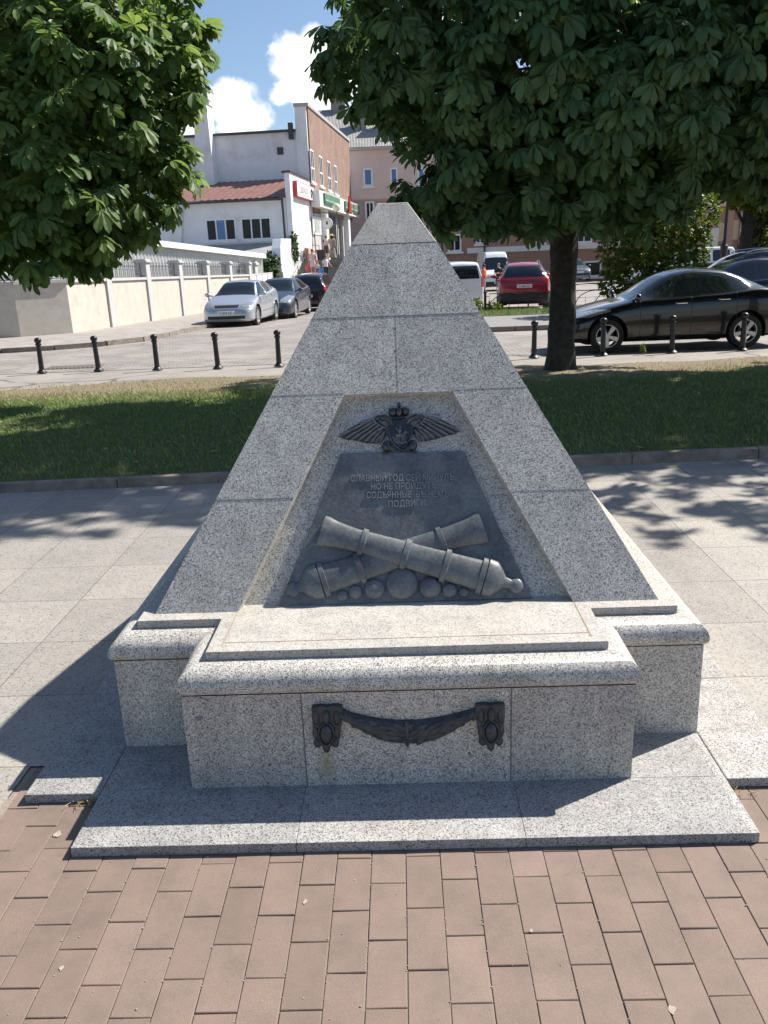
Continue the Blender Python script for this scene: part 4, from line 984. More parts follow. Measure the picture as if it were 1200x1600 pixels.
# parapet wall with sign
zp=on(452,267).z; s1=34.9
mb=MB(); sbox(mb,s0-.02,s1,-.34,0,-1.2,zp-.1); pw=mb.build('parapet_wall',M_plast,LH)
mb=MB(); sbox(mb,s0-.15,s1,-.48,.08,zp-.099,zp+.02); mb.build('coping',M_dark,pw)
SG=empty('shop_sign',on(470,300),'white wall sign with a red edge on the white parapet wall','sign')
pa,pb=on(457,285),on(484.5,312); z1=on(459,283).z; z0=on(459,307.5).z; sa=(on(457,285)-W0).dot(SD); sb=(on(484,300)-W0).dot(SD)
mb=MB(); sbox(mb,sa,min(sb,s1-.02),.003,.26,z0,z1); mb.build('box',simple('red_sign_edge',(.42,.03,.03),.4),SG)
mb=MB(); sbox(mb,sa+.06,min(sb,s1-.02)-.03,.262,.28,z0+.05,z1-.05); mb.build('face',M_white,SG)
FM=lambda s,t,z:Matrix(((SD.x,0,SN.x,st(s,t,z).x),(SD.y,0,SN.y,st(s,t,z).y),(0,1,0,z),(0,0,0,1)))
sm=(sa+min(sb,s1))/2
textmesh('lettering','ДВОКЗО',(z1-z0)*.5,FM(sm-.5,.283,z0+(z1-z0)*.33),M_dark,SG,.004,off=SG.location,xs=1.35)
mb=MB(); c=Vector((0,0,0)); rr_=(z1-z0)*.26; pc_=[(sb-.9+rr_*math.cos(k*math.pi/10),z0+(z1-z0)*.5+rr_*math.sin(k*math.pi/10)) for k in range(21)]; mb.tube([st(s,.29,z) for s,z in pc_],.05,6); mb.build('emblem',M_dark,SG)
# ================================================================== tall white hall, brick shop
HL=empty('hall',st(40,-8,gz(64)),'tall blank white hall with a chimney stack behind the red roof','building')
tp=T_(hs(462,206,sH)); zh=hs(455,206,sH+.2).z
mb=MB(); sbox(mb,sH+.2,sH+14,-34,tp,-1.2,zh); mb.build('wall',M_plast,HL)
mb=MB(); sbox(mb,sH-.1,sH+14.2,-34.2,tp-.01,zh+.002,zh+.14); mb.build('roof_edge',M_dark,HL)
a,b_=hs(313,270,sH),hs(341,270,sH); zt=hs(325,164,sH-.3).z; c_=(T_(a)+T_(b_))/2; w0=(T_(b_)-T_(a))/2; w1=w0*.72
mb=MB(); zc_=hs(325,282,sH).z-1.5; mb.hexa([st(sH-1.0,c_-w0,zc_),st(sH-1.0,c_+w0,zc_),st(sH+.197,c_+w0,zc_),st(sH+.197,c_-w0,zc_)],[st(sH-.8,c_-w1,zt),st(sH-.8,c_+w1,zt),st(sH+.6,c_+w1,zt),st(sH+.6,c_-w1,zt)]); ch=mb.build('chimney',M_plast,HL)
mb=MB(); sbox(mb,sH-.9,sH+.7,c_-w1-.08,c_+w1+.08,zt+.002,zt+.25); mb.build('chimney_cap',M_plast,ch)
a,b_=hs(432,230,sH),hs(442,241,sH); mb=MB(); sbox(mb,sH+.12,sH+.197,T_(a),T_(b_),b_.z,a.z); mb.build('vent',M_dark,HL)
mb=MB(); sbox(mb,sH-.15,sH+.19,tp-.5,tp-.2,zh-.5,zh+.55); mb.build('vent_stack',M_dark,HL)
def brick_mat():
    m,nt,nd,L,b=newmat('red_brick_wall')
    tc=N(nt,'ShaderNodeTexCoord'); sx=N(nt,'ShaderNodeSeparateXYZ'); L.new(tc.outputs['Object'],sx.inputs[0]); mp=N(nt,'ShaderNodeCombineXYZ'); L.new(sx.outputs[1],mp.inputs[0]); L.new(sx.outputs[2],mp.inputs[1])
    br=N(nt,'ShaderNodeTexBrick',Scale=1); br.inputs['Color1'].default_value=(.27,.15,.105,1); br.inputs['Color2'].default_value=(.20,.11,.08,1); br.inputs['Mortar'].default_value=(.30,.26,.23,1)
    br.inputs['Brick Width'].default_value=.26; br.inputs['Row Height'].default_value=.078; br.inputs['Mortar Size'].default_value=.008; L.new(mp.outputs[0],br.inputs['Vector'])
    n1=N(nt,'ShaderNodeTexNoise',Scale=.8,Detail=8); L.new(tc.outputs['Object'],n1.inputs['Vector']); r=ramp(nt,[(.3,(.8,.8,.8)),(.7,(1.15,1.15,1.15))]); L.new(n1.outputs['Fac'],r.inputs['Fac'])
    L.new(mixc(nt,1,br.outputs['Color'],r.outputs['Color'],'MULTIPLY'),b.inputs['Base Color']); b.inputs['Roughness'].default_value=.9; return m
M_brick=brick_mat()
BS=empty('brick_shop',st(44,-4,gz(68)),'brick shop building with four tall upper windows, canopy and street entrance','building')
zbt=on(477,161).z; sB=(on(543,222)-W0).dot(SD); zcan=on(500,300).z
mb=MB(); sbox(mb,sH+.003,sB,tp+.002,-.003,-1.2,zbt-.2); mb.build('end_pier',M_plast,BS)
mb=MB(); sbox(mb,sH+.25,sB,-.002,.11,4.9,zbt-.2); mb.build('brick_wall',M_brick,BS)
mb=MB(); sbox(mb,sH-.1,sB+.05,tp-.05,.2,zbt-.198,zbt+.02); mb.build('coping',simple('grey_coping',(.4,.4,.4),.6),BS)
mb=MB(); sbox(mb,sH+.3,sB,-.001,.09,-1.2,4.88); mb.build('ground_floor_wall',simple('grey_render',(.42,.41,.40),.9,var=.1,scale=1),BS)
for (u0,v0,u1,v1) in ((483.3,232,491.7,287),(497,242,505,293),(510,250,517.7,300),(520.7,257,527.3,305)):
    a=on(u0,v0,.11); b_=on(u1,v1,.11); sa_,sb_=(a-W0).dot(SD),(b_-W0).dot(SD); z1_,z0_=a.z,b_.z
    mb=MB()
    for s in (sa_,(sa_+sb_)/2-.05,sb_-.1): sbox(mb,s,s+.1,.10,.16,z0_,z1_)
    for z in (z0_,z0_+(z1_-z0_)*.42,z1_-.1): sbox(mb,sa_+.101,sb_-.101,.10,.158,z,z+.1)
    sbox(mb,sa_-.1,sb_+.1,.10,.26,z0_-.12,z0_-.004)
    w=mb.build('window',M_pvc,BS)
    mb=MB(); sbox(mb,sa_+.1,sb_-.1,.105,.13,z0_+.1,z1_-.1); mb.build('pane',M_glass,w)
# canopy and sign boards
CT=.75
a=on(499,297,CT); b_=on(561,334,CT); sc0,sc1=(a-W0).dot(SD),(b_-W0).dot(SD); zc1=on(499,296.5,CT).z; zc0=on(499,322,CT).z
mb=MB(); sbox(mb,sc0,sc1,.115,CT,zc0,zc1); mb.build('canopy',M_white,BS)
M_green=simple('green_sign',(.03,.17,.09),.4); M_lg=simple('pale_lettering',(.45,.55,.48),.5)
SB=empty('canopy_sign',st((sc0+sc1)/2,CT,zc1),'long green and white lettered sign board on the shop canopy','sign')
f=lambda q: sc0+(sc1-sc0)*q
for q0,q1 in ((.07,.42),(.55,.78),(.80,.97)):
    mb=MB(); sbox(mb,f(q0),f(q1),CT+.003,CT+.12,zc0+.25,zc1-.12); mb.build('sign_panel',M_green,SB)
    mb=MB(); n=int((q1-q0)*(sc1-sc0)/.55)
    for k in range(n):
        s=f(q0)+.25+k*.55
        if s+.4>f(q1): break
        for dz in (.0,.55): sbox(mb,s,s+.34,CT+.121,CT+.135,zc0+.45+dz,zc0+.45+dz+.12)
        sbox(mb,s,s+.12,CT+.122,CT+.136,zc0+.45,zc0+1.1)
    mb.build('lettering',M_lg,SB)
mb=MB(); mb.prism([st(f(.60),CT+.14,zc0+.1),st(f(.68),CT+.14,zc0+.1),st(f(.655),CT+.14,zc1+.35),st(f(.635),CT+.14,zc1+.35)],SN*.12); mb.build('red_letter',simple('red_letter',(.5,.02,.02),.4),SB)
# entrance bay: glazed vitrine, dark doorway, piers
a=on(487,340,.3); b_=on(499,368,.3)
mb=MB(); sbox(mb,(on(486,350)-W0).dot(SD),(on(500,350)-W0).dot(SD),.092,.14,on(486,366).z,on(486,338).z); w=mb.build('shop_window',M_pvc,BS)
mb=MB(); sbox(mb,(on(488.5,350)-W0).dot(SD),(on(497,350)-W0).dot(SD),.142,.15,on(488,363).z,on(488,342).z); mb.build('pane',simple('bright_shop_glass',(.45,.5,.45),.1),w)
mb=MB(); sbox(mb,(on(506,350)-W0).dot(SD),(on(523,350)-W0).dot(SD),.092,.12,1.62,on(510,330).z); mb.build('doorway',M_glass,BS)
mb=MB(); sbox(mb,(on(527,350)-W0).dot(SD),(on(533,350)-W0).dot(SD),.092,.12,1.62,on(530,338).z); mb.build('doorway',M_glass,BS)
for u in (501.5,537):
    s=(on(u,350)-W0).dot(SD); mb=MB(); sbox(mb,s-.5,s+.5,.092,.5,1.0,zc0-.002); mb.build('pier',M_white,BS)
# stairs up to the terrace
z_t=1.62; sS=sy(50.2); nst=14
zb_=gz(50)-.02
TE=empty('stone_stairs',st(sS+3,1.5,zb_),'grey stone steps climbing to the shop entrance beside the white wall','stairs')
M_step=simple('dirty_stone_step',(.20,.18,.155),.9,var=.25,scale=2,dirt=(.12,.105,.09))
mb=MB()
for k in range(nst):
    sbox(mb,sS+k*.45,sS+(k+1)*.45 if k<nst-1 else sB,.02 if k<nst-1 else .09,5.2,zb_-.2,zb_+(k+1)*(z_t-zb_)/nst)
mb.build('steps',M_step,TE)
mb=MB(); sbox(mb,(on(471,360)-W0).dot(SD),(on(480,360)-W0).dot(SD),.1,.4,zb_,on(472,388).z); mb.build('pedestal',simple('salmon_plaster',(.50,.30,.22),.9),TE)
mb=MB(); za=lambda s: zb_+max(0,(s-sS))/.45*(z_t-zb_)/nst
for o in (.5,.9): mb.tube([st(sS+.2,.25,za(sS)+o),st(sS+nst*.45,.25,z_t+o)],.025,6)
for k in range(5): s=sS+.2+k*1.5; mb.tube([st(s,.25,za(s)),st(s,.25,za(s)+.9)],.022,6)
s=sS+nst*.45
for z in (.55,1.0): mb.tube([st(s+.2,.3,z_t+z),st(s+4.5,.3,z_t+z)],.022,6)
mb.tube([st(s+4.5,.3,z_t),st(s+4.5,.3,z_t+1)],.022,6)
mb.build('handrail',M_dark,TE)
# stele wall at the foot of the stairs
sv0=(on(437,375)-W0).dot(SD); sv1=s0-.04; zv=on(440,373).z
SW=empty('stele_wall',st((sv0+sv1)/2,-.3,zb_),'white side wall with a small printed notice beside the steps','wall')
out=[(sv1,zb_-.1),(sv0+.35,zb_-.1),(sv0+.35,1.0),(sv0+.0,1.0),(sv0-.05,1.7),(sv0+.1,2.4),(sv0+.45,zv),(sv1,zv+.05)]
mb=MB(); mb.prism([st(s,-.55,z) for s,z in out],SN*.55); mb.build('wall',M_plast,SW,bevel=.02)
mb=MB()
for z,w in ((2.45,.25),(2.05,.9),(1.95,.6),(1.7,.9)): sbox(mb,sv0+1.4-w/2+.4,sv0+1.4+w/2+.4,.001,.006,z,z+.05)
sbox(mb,sv0+1.7,sv0+1.95,.001,.006,2.5,2.66); mb.build('notice',simple('faded_print',(.35,.35,.36),.7),SW)
# ivy between gate and stele
IV=empty('ivy',st(sv0-1.2,-.3,zb_),'dense green ivy curtain between the yard gate and the white stele wall','ivy')
c0=on(419,400,-.3); 
crown('foliage',[(tuple(on(425,407,-.7)),(.45,1.3,.4)),(tuple(on(424,420,-.7)),(.5,1.3,.6)),(tuple(on(425,437,-.7)),(.5,1.3,.7)),(tuple(on(419,418,-.8)),(.45,1.0,.45))],'simple',.16,22,M_ivy,IV,tuple(IV.location),52,per=5,down=.5)
IV2=empty('ivy',st(s0-.4,.1,zv),'thin strip of ivy climbing the edge of the white parapet wall','ivy')
crown('foliage',[(tuple(on(459,383,.05)),(.12,.5,.5)),(tuple(on(460,395,.05)),(.12,.5,.5)),(tuple(on(459.5,374,.05)),(.12,.5,.4))],'simple',.13,40,M_ivy,IV2,tuple(IV2.location),53,per=4,down=.5)
# hanging round sign and globe lamp
HS_=empty('round_sign',on(511,349,1.3),'round white hanging sign with a dark padlock-like mark on a bracket','sign')
c=on(511,349,1.0); Md=Matrix.Translation(c)@SD.to_track_quat('Z','Y').to_matrix().to_4x4()
mb=MB(); mb.lathe([(.38,-.07),(.40,-.05),(.40,.05),(.38,.07)],24,Md); mb.build('disc',M_white,HS_)
mb=MB(); mb.lathe([(.33,-.0745),(.35,-.0745)],24,Md,cap=False); mb.ball(c-SD*.075,(.07,.02,.10),10,6); mb.tube([c-SD*.075+Vector((.06*math.cos(a),0,.07+.08*math.sin(a))) for a in [k*math.pi/6 for k in range(7)]],.016,6); mb.build('mark',M_dark,HS_)
mb=MB(); mb.tube([c+Vector((0,0,.40)),c+Vector((0,0,.75))],.02,6); mb.tube([c+Vector((0,0,.75)),st((c-W0).dot(SD),.1,c.z+.75)],.03,6); mb.build('bracket',M_dark,HS_)
p=on(528,372,2.3); sl=(p-W0).dot(SD)
LP=empty('globe_lamp',st(sl,2.3,z_t),'thin lamp post with a cream globe in front of the shop canopy','street lamp')
zg_=on(528,325,2.3).z
mb=MB(); mb.lathe([(.07,0),(.06,.3),(.035,.35),(.03,zg_-z_t-.25),(.08,zg_-z_t-.22)],10,Matrix.Translation(st(sl,2.3,z_t))); mb.build('post',M_dark,LP,smooth=True)
mb=MB(); mb.ball(st(sl,2.3,zg_),.27,16,10); mb.build('globe',simple('cream_globe',(.72,.66,.5),.25),LP,smooth=True)
# ================================================================== pink building
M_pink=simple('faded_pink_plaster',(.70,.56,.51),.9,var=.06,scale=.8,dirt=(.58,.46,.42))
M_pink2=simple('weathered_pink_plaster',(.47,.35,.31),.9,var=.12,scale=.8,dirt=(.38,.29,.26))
M_brown=simple('brown_pink_plaster',(.36,.215,.155),.9,var=.08,scale=.8)
def roofmat():
    m,nt,nd,L,b=newmat('corrugated_slate_roof')
    tc=N(nt,'ShaderNodeTexCoord'); w=N(nt,'ShaderNodeTexWave',Scale=2.2,wave_type='BANDS',bands_direction='X'); L.new(tc.outputs['Object'],w.inputs['Vector'])
    n1=N(nt,'ShaderNodeTexNoise',Scale=1,Detail=8); L.new(tc.outputs['Object'],n1.inputs['Vector']); r=ramp(nt,[(.3,(.30,.29,.27)),(.7,(.42,.40,.37))]); L.new(n1.outputs['Fac'],r.inputs['Fac'])
    L.new(r.outputs['Color'],b.inputs['Base Color']); b.inputs['Roughness'].default_value=.9
    bu=N(nt,'ShaderNodeBump',Strength=1,Distance=.05); L.new(w.outputs['Fac'],bu.inputs['Height']); L.new(bu.outputs['Normal'],b.inputs['Normal']); return m
YB=81
PB=empty('pink_building',(6,YB+5,gz(YB)),'long faded pink and brown building with a grey corrugated roof at the back','building')
xl=at(520,300,YB).x-2; xm=at(697,380,YB).x; xr_=at(1062,380,YB).x
zev=at(600,233.5,YB).z; zmid=at(600,312,YB).z; zsill=at(900,385,YB).z; zg1_=gz(YB)-.3
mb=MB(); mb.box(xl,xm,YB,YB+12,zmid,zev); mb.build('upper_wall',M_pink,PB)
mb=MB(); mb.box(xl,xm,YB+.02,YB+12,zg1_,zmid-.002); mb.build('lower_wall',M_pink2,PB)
mb=MB(); mb.box(xm+.002,xr_,YB+.05,YB+12,zg1_,zev-.003); mb.build('brown_wall',M_brown,PB)
mb=MB(); mb.box(xm+2,xr_,YB-.1,YB+.048,zsill-.25,zsill+.25); mb.build('string_course',M_white,PB)
mb=MB(); mb.box(xl,xm,YB-.07,YB-.002,zmid-.08,zmid+.08); mb.build('string_course',M_pink2,PB)
mb=MB(); mb.box(xl-.3,xr_+.3,YB-.5,YB+.2,zev+.002,zev+.22); mb.build('eaves',M_pil,PB)
zr_=at(505,172,YB+7).z
mb=MB(); xrl=at(497,172,YB+7).x
mb.poly([(xl-.4,YB-.6,zev+.225),(xr_+.4,YB-.6,zev+.225),(xr_-4,YB+7,zr_),(xrl,YB+7,zr_)]); mb.poly([(xl-.4,YB-.6,zev+.225),(xrl,YB+7,zr_),(xl-.4,YB+14,zev+.225)]); mb.poly([(xrl,YB+7,zr_),(xr_-4,YB+7,zr_),(xr_+.4,YB+14,zev+.225),(xl-.4,YB+14,zev+.225)]); mb.poly([(xr_+.4,YB-.6,zev+.225),(xr_+.4,YB+14,zev+.225),(xr_-4,YB+7,zr_)])
rf=mb.build('roof',roofmat(),PB)
M_chim=simple('chimney_brick',(.30,.26,.24),.9,var=.2)
for u,y,zt_,w in ((530,YB+7,zr_+1.0,.7),(563,YB+3.2,zr_-.6,.6),(610,YB+3.0,zr_-.4,.8),(640,YB+2,zr_-1.2,.6)):
    p=at(u,200,y); mb=MB(); mb.box(p.x-w,p.x+w,y-.5,y+.5,zev+.5,zt_); mb.box(p.x-w-.1,p.x+w+.1,y-.6,y+.6,zt_-.25,zt_-.05); mb.build('chimney',M_chim,rf)
def pwin(u0,v0,u1,v1,blue=False,sash=1,y=YB):
    a=at(u0,v0,y); b_=at(u1,v1,y); x0,x1,z1,z0=a.x,b_.x,a.z,b_.z; mb=MB(); f=.16
    mb.box(x0,x0+f,y-.08,y-.003,z0,z1); mb.box(x1-f,x1,y-.08,y-.003,z0,z1); mb.box(x0+f,x1-f,y-.08,y-.003,z0,z0+f); mb.box(x0+f,x1-f,y-.08,y-.003,z1-f,z1)
    if sash>1: mb.box((x0+x1)/2-.05,(x0+x1)/2+.05,y-.078,y-.003,z0+f,z1-f)
    mb.box(x0-.2,x1+.2,y-.2,y-.003,z0-.18,z0-.004)
    w=mb.build('window',M_pvc,PB); mb=MB(); mb.box(x0+f,x1-f,y-.03,y-.002,z0+f,z1-f); mb.build('pane',M_blue if blue else M_glass,w)
pwin(567,263,583,291,True); pwin(609,262,622,290,True); pwin(570,315,586,347,False,2); pwin(652,262,664,290,True); pwin(640,312,655,345)
pwin(699,366,721,393,False,2); pwin(743,366,757,381,False,2); pwin(830,352,850,379,False,2); pwin(900,348,925,379,False,2); pwin(960,345,985,376,False,2); pwin(912,408,939,432,False,1)
for u in (691,757,948):
    p=at(u,400,YB); mb=MB(); mb.tube([(p.x,YB-.2,zev-.2),(p.x,YB-.2,gz(YB))],.09,8); mb.build('downpipe',simple('brown_pipe',(.10,.06,.05),.6),PB)
# ================================================================== brown and cream building on the right
YC2=66
CB=empty('brown_building',(at(1140,350,YC2).x,YC2+4,gz(YC2)),'brown and cream panelled building seen below the right crown','building')
xa,xb=at(1078,350,YC2).x,at(1260,350,YC2).x; z0=gz(YC2)-.3; zz1=at(1130,240,YC2).z
mb=MB(); mb.box(xa,xb,YC2,YC2+9,z0,zz1); mb.build('wall',M_brown,CB)
M_crp=simple('cream_panel',(.55,.42,.28),.9,var=.06); M_wh2=simple('off_white_panel',(.60,.57,.50),.9,var=.06)
def pan(u0,v0,u1,v1,mat,name,d=.1,e=0):
    a=at(u0,v0,YC2); b_=at(u1,v1,YC2); mb=MB(); mb.box(a.x,b_.x,YC2-d,YC2-.004-e,b_.z,a.z); mb.build(name,mat,CB)
pan(1100,357,1118,395,M_wh2,'pier_panel',.35); pan(1100,322,1118,356.6,M_brown,'pier_panel',.35)
for u0,v0,u1,v1 in ((1120,349,1137,377),(1141,344,1156,374),(1160,339,1178,381),(1183,338,1199,379)): pan(u0,v0,u1,v1,M_crp,'bay_panel',.08)
for u0,u1 in ((1137.5,1140.5),(1156.5,1159.5),(1178.5,1182.5)): pan(u0,322,u1,392,M_brown,'pilaster',.3)
pan(1100,308,1215,319,M_crp,'cornice',.5)
c=at(1114,325,YC2); mb=MB(); mb.lathe([(.30,-.1),(.33,0)],16,Matrix.Translation((c.x,YC2-.36,c.z))@Matrix.Rotation(R_(90),4,'X')); mb.build('roundel',M_wh2,CB)
# street lamp and bus stop sign
p=at(1131,393,34); zbs=gz(34); LPR=empty('street_lamp',(p.x,34,zbs),'dark cast iron lamp post in front of the brown and cream building','street lamp')
mb=MB(); mb.lathe([(.16,0),(.14,.5),(.10,.55),(.13,1.5),(.15,1.9),(.16,2.0),(.08,2.1),(.065,2.3),(.055,5.2),(.05,6)],12,Matrix.Translation((p.x,34,zbs))); mb.build('post',M_iron,LPR,smooth=True)
mb=MB(); mb.lathe([(.05,5.98),(.2,6.1),(.26,6.5),(.12,6.7),(.03,6.85)],12,Matrix.Translation((p.x,34,zbs))); mb.build('lantern',simple('lantern_glass',(.6,.58,.5),.2),LPR,smooth=True)
p=at(1156,388,40); SGN=empty('stop_sign_post',(p.x,40,gz(40)),'slim post with a narrow blue and yellow plate by the brown building','sign')
zt_=at(1159,330,40).z; mb=MB(); mb.tube([(p.x,40,gz(40)),(p.x,40,zt_)],.035,8); mb.build('post',M_pil,SGN)
za,zb2=at(1157,343,40).z,at(1157,361,40).z
mb=MB(); mb.box(p.x-.06,p.x+.06,39.93,39.96,zb2+.08,za-.08); mb.build('plate',simple('sign_blue',(.03,.10,.42),.4),SGN)
mb=MB(); mb.box(p.x-.05,p.x+.05,39.922,39.928,(za+zb2)/2-.15,(za+zb2)/2+.1); mb.build('mark',M_white,SGN)
mb=MB(); mb.box(p.x-.08,p.x+.08,39.93,39.96,zb2,zb2+.078); mb.box(p.x-.08,p.x+.08,39.93,39.96,za-.078,za); mb.build('band',simple('sign_yellow',(.7,.6,.02),.4),SGN)
# ================================================================== island with low fence
M_grey=simple('grey_block_paving',(.22,.215,.21),.9,var=.2,scale=8)
mb=MB(); xI=1.9
mb.hexa([(xI,18.3,gz(18.3)-.2),(24,18.3,gz(18.3)-.2),(24,23.2,gz(23.2)-.2),(xI+.4,23.2,gz(23.2)-.2)],[(xI,18.3,gz(18.3)+.08),(24,18.3,gz(18.3)+.08),(24,23.2,gz(23.2)+.08),(xI+.4,23.2,gz(23.2)+.08)]); tag(mb.build('island_pavement',M_grey),kind='structure')
mb=MB(); x=xI-.1
while x<24: mb.box(x,x+.985,18.12,18.28,gz(18)-.2,gz(18.2)+.10); x+=1
tag(mb.build('island_kerb',M_kerb),kind='structure')
mb=MB(); mb.hexa([(xI+.4,23.22,gz(23)-.2),(12,23.22,gz(23)-.2),(12,26.3,gz(26)-.2),(xI+.5,26.3,gz(26)-.2)],[(xI+.4,23.22,gz(23)+.09),(12,23.22,gz(23)+.09),(12,26.3,gz(26)+.09),(xI+.5,26.3,gz(26)+.09)])
tag(mb.build('verge',simple('verge_soil',(.10,.10,.045),.95,var=.4,scale=5)),kind='structure')
n=9000; vx=rng.uniform(xI+.45,11,n); vy=rng.uniform(23.3,26.2,n); vh=rng.uniform(.04,.13,n); a=rng.uniform(0,6.28,n)
V=np.zeros((n,3,3)); zq=np.array([gz(t)+.085 for t in vy]); w=.012
V[:,0]=np.stack([vx-np.cos(a)*w,vy-np.sin(a)*w,zq],1);V[:,1]=np.stack([vx+np.cos(a)*w,vy+np.sin(a)*w,zq],1);V[:,2]=np.stack([vx+rng.uniform(-.05,.05,n),vy+rng.uniform(-.05,.05,n),zq+vh],1)
tag(npmesh('verge_grass',V.reshape(-1,3),np.arange(n*3),np.full(n,3),bpy.data.materials['grass_blade'],tone=np.clip(rng.normal(.55,.2,n),0,1)),kind='stuff')
FE=empty('low_fence',(5,25.7,gz(25.7)),'low black iron fence with arched hoops in front of the red car','fence')
FX=[2.84,5.65,8.46,11.27]; zf=gz(25.7)+.08
for x in FX:
    mb=MB(); mb.lathe([(.045,0),(.045,.60),(.06,.61),(.06,.65),(.03,.67),(.035,.70),(.012,.73)],12,Matrix.Translation((x,25.7,zf))); mb.build('post',M_iron,FE,smooth=True)
for x0,x1 in zip(FX[:-1],FX[1:]):
    a,b_=x0+.13,x1-.13; w=b_-a; mb=MB(); P=lambda x,z:(x,25.7,zf+z)
    mb.tube([P(a,.05),P(a,.58),P(b_,.58),P(b_,.05)],.016,6,)
    mb.tube([P(a,.12),P(b_,.12)],.009,6); mb.tube([P(a,.36),P(b_,.36)],.006,6)
    for c,r in ((a+w*.25,w*.25),(a+w*.75,w*.25),(a+w*.5,w*.25)):
        mb.tube([P(c+r*math.cos(k*math.pi/12),.12+.45*math.sin(k*math.pi/12)) for k in range(13)],.014,6)
    for k in range(1,8): mb.tube([P(a+w*k/8,.05),P(a+w*k/8,.12+.24)],.006,5)
    for x in (x0,x1): mb.tube([P(x,.5),P(a if x==x0 else b_,.5)],.009,5); mb.tube([P(x,.15),P(a if x==x0 else b_,.15)],.009,5)
    mb.build('hoop_panel',M_iron,FE)
WD=empty('weeds',(2.95,26,gz(26)+.08),'clump of bright green weeds by the first low fence post','plant')
crown('foliage',[((2.55,26.1,gz(26)+.28),(.15,.2,.2)),((2.95,26.2,gz(26)+.15),(.14,.2,.10)),((3.2,25.95,gz(26)+.15),(.2,.2,.12))],'simple',.09,60,M_leaf2,WD,tuple(WD.location),61,per=4,down=-.2)
W2=empty('weeds',(4.0,11.62,gz(11.62)),'small weed growing by the kerb under the black sedan','plant')
crown('foliage',[((4.0,11.62,gz(11.7)+.07),(.03,.03,.07))],'simple',.022,1600,M_leaf2,W2,tuple(W2.location),62,per=3,down=-.3)
# manhole grate in the street at left
MH=empty('drain_grate',(-5.0,12.9,gz(12.9)),'rectangular iron drain grate in the street behind the second bollard','drain')
p=hit(113,572,(0,12.3,gz(12.3)),(0,0,1)); MH.location=(p.x,p.y,gz(p.y))
mb=MB()
mb.box(p.x-.5,p.x+.5,p.y-.25,p.y+.25,gz(p.y)-.02,gz(p.y)-.006)
for k in range(12): mb.box(p.x-.46+k*.08,p.x-.42+k*.08,p.y-.22,p.y+.22,gz(p.y)-.006,gz(p.y)+.006)
mb.build('grate',simple('rusty_iron',(.13,.115,.10),.8),MH)
# ================================================================== cars
def pchip(xs,ys,x):
    xs=np.asarray(xs,float);ys=np.asarray(ys,float);h=np.diff(xs);d=np.diff(ys)/h
    m=np.zeros(len(xs)); m[0]=d[0];m[-1]=d[-1]
    for i in range(1,len(xs)-1):
        if d[i-1]*d[i]>0:
            w1=2*h[i]+h[i-1];w2=h[i]+2*h[i-1]; m[i]=(w1+w2)/(w1/d[i-1]+w2/d[i])
    i=np.clip(np.searchsorted(xs,x)-1,0,len(xs)-2); t=(x-xs[i])/h[i]
    return (2*t**3-3*t*t+1)*ys[i]+(t**3-2*t*t+t)*h[i]*m[i]+(-2*t**3+3*t*t)*ys[i+1]+(t**3-t*t)*h[i]*m[i+1]
def catmull(P,sub):
    out=[];n=len(P)
    for i in range(n-1):
        p0,p1,p2,p3=P[max(i-1,0)],P[i],P[i+1],P[min(i+2,n-1)]
        for k in range(sub):
            t=k/sub; out.append(.5*((2*p1)+(-p0+p2)*t+(2*p0-5*p1+4*p2-p3)*t*t+(-p0+3*p1-3*p2+p3)*t**3))
    out.append(P[-1]); return np.array(out)
def carpaint(name,c,metal=.3,rough=.28): 
    return simple(name,c,rough,metal,var=.03,scale=2,spec=.5,coat=.9)
M_tyre=simple('tyre_rubber',(.022,.021,.02),.85)
M_rim=simple('silver_alloy',(.50,.51,.52),.3,.75,var=.03)
M_cglass=simple('car_glass',(.012,.016,.018),.03,0,var=.2,spec=.9)
M_blk=simple('black_plastic',(.02,.02,.021),.55)
M_lamp=simple('headlamp_glass',(.40,.42,.44),.08,.5,var=.5,scale=22)
M_red=simple('tail_lamp',(.42,.015,.02),.12)
M_plate=simple('plate_white',(.72,.72,.72),.5,var=.02)
M_chr=simple('chrome',(.70,.70,.70),.12,1,var=.02)
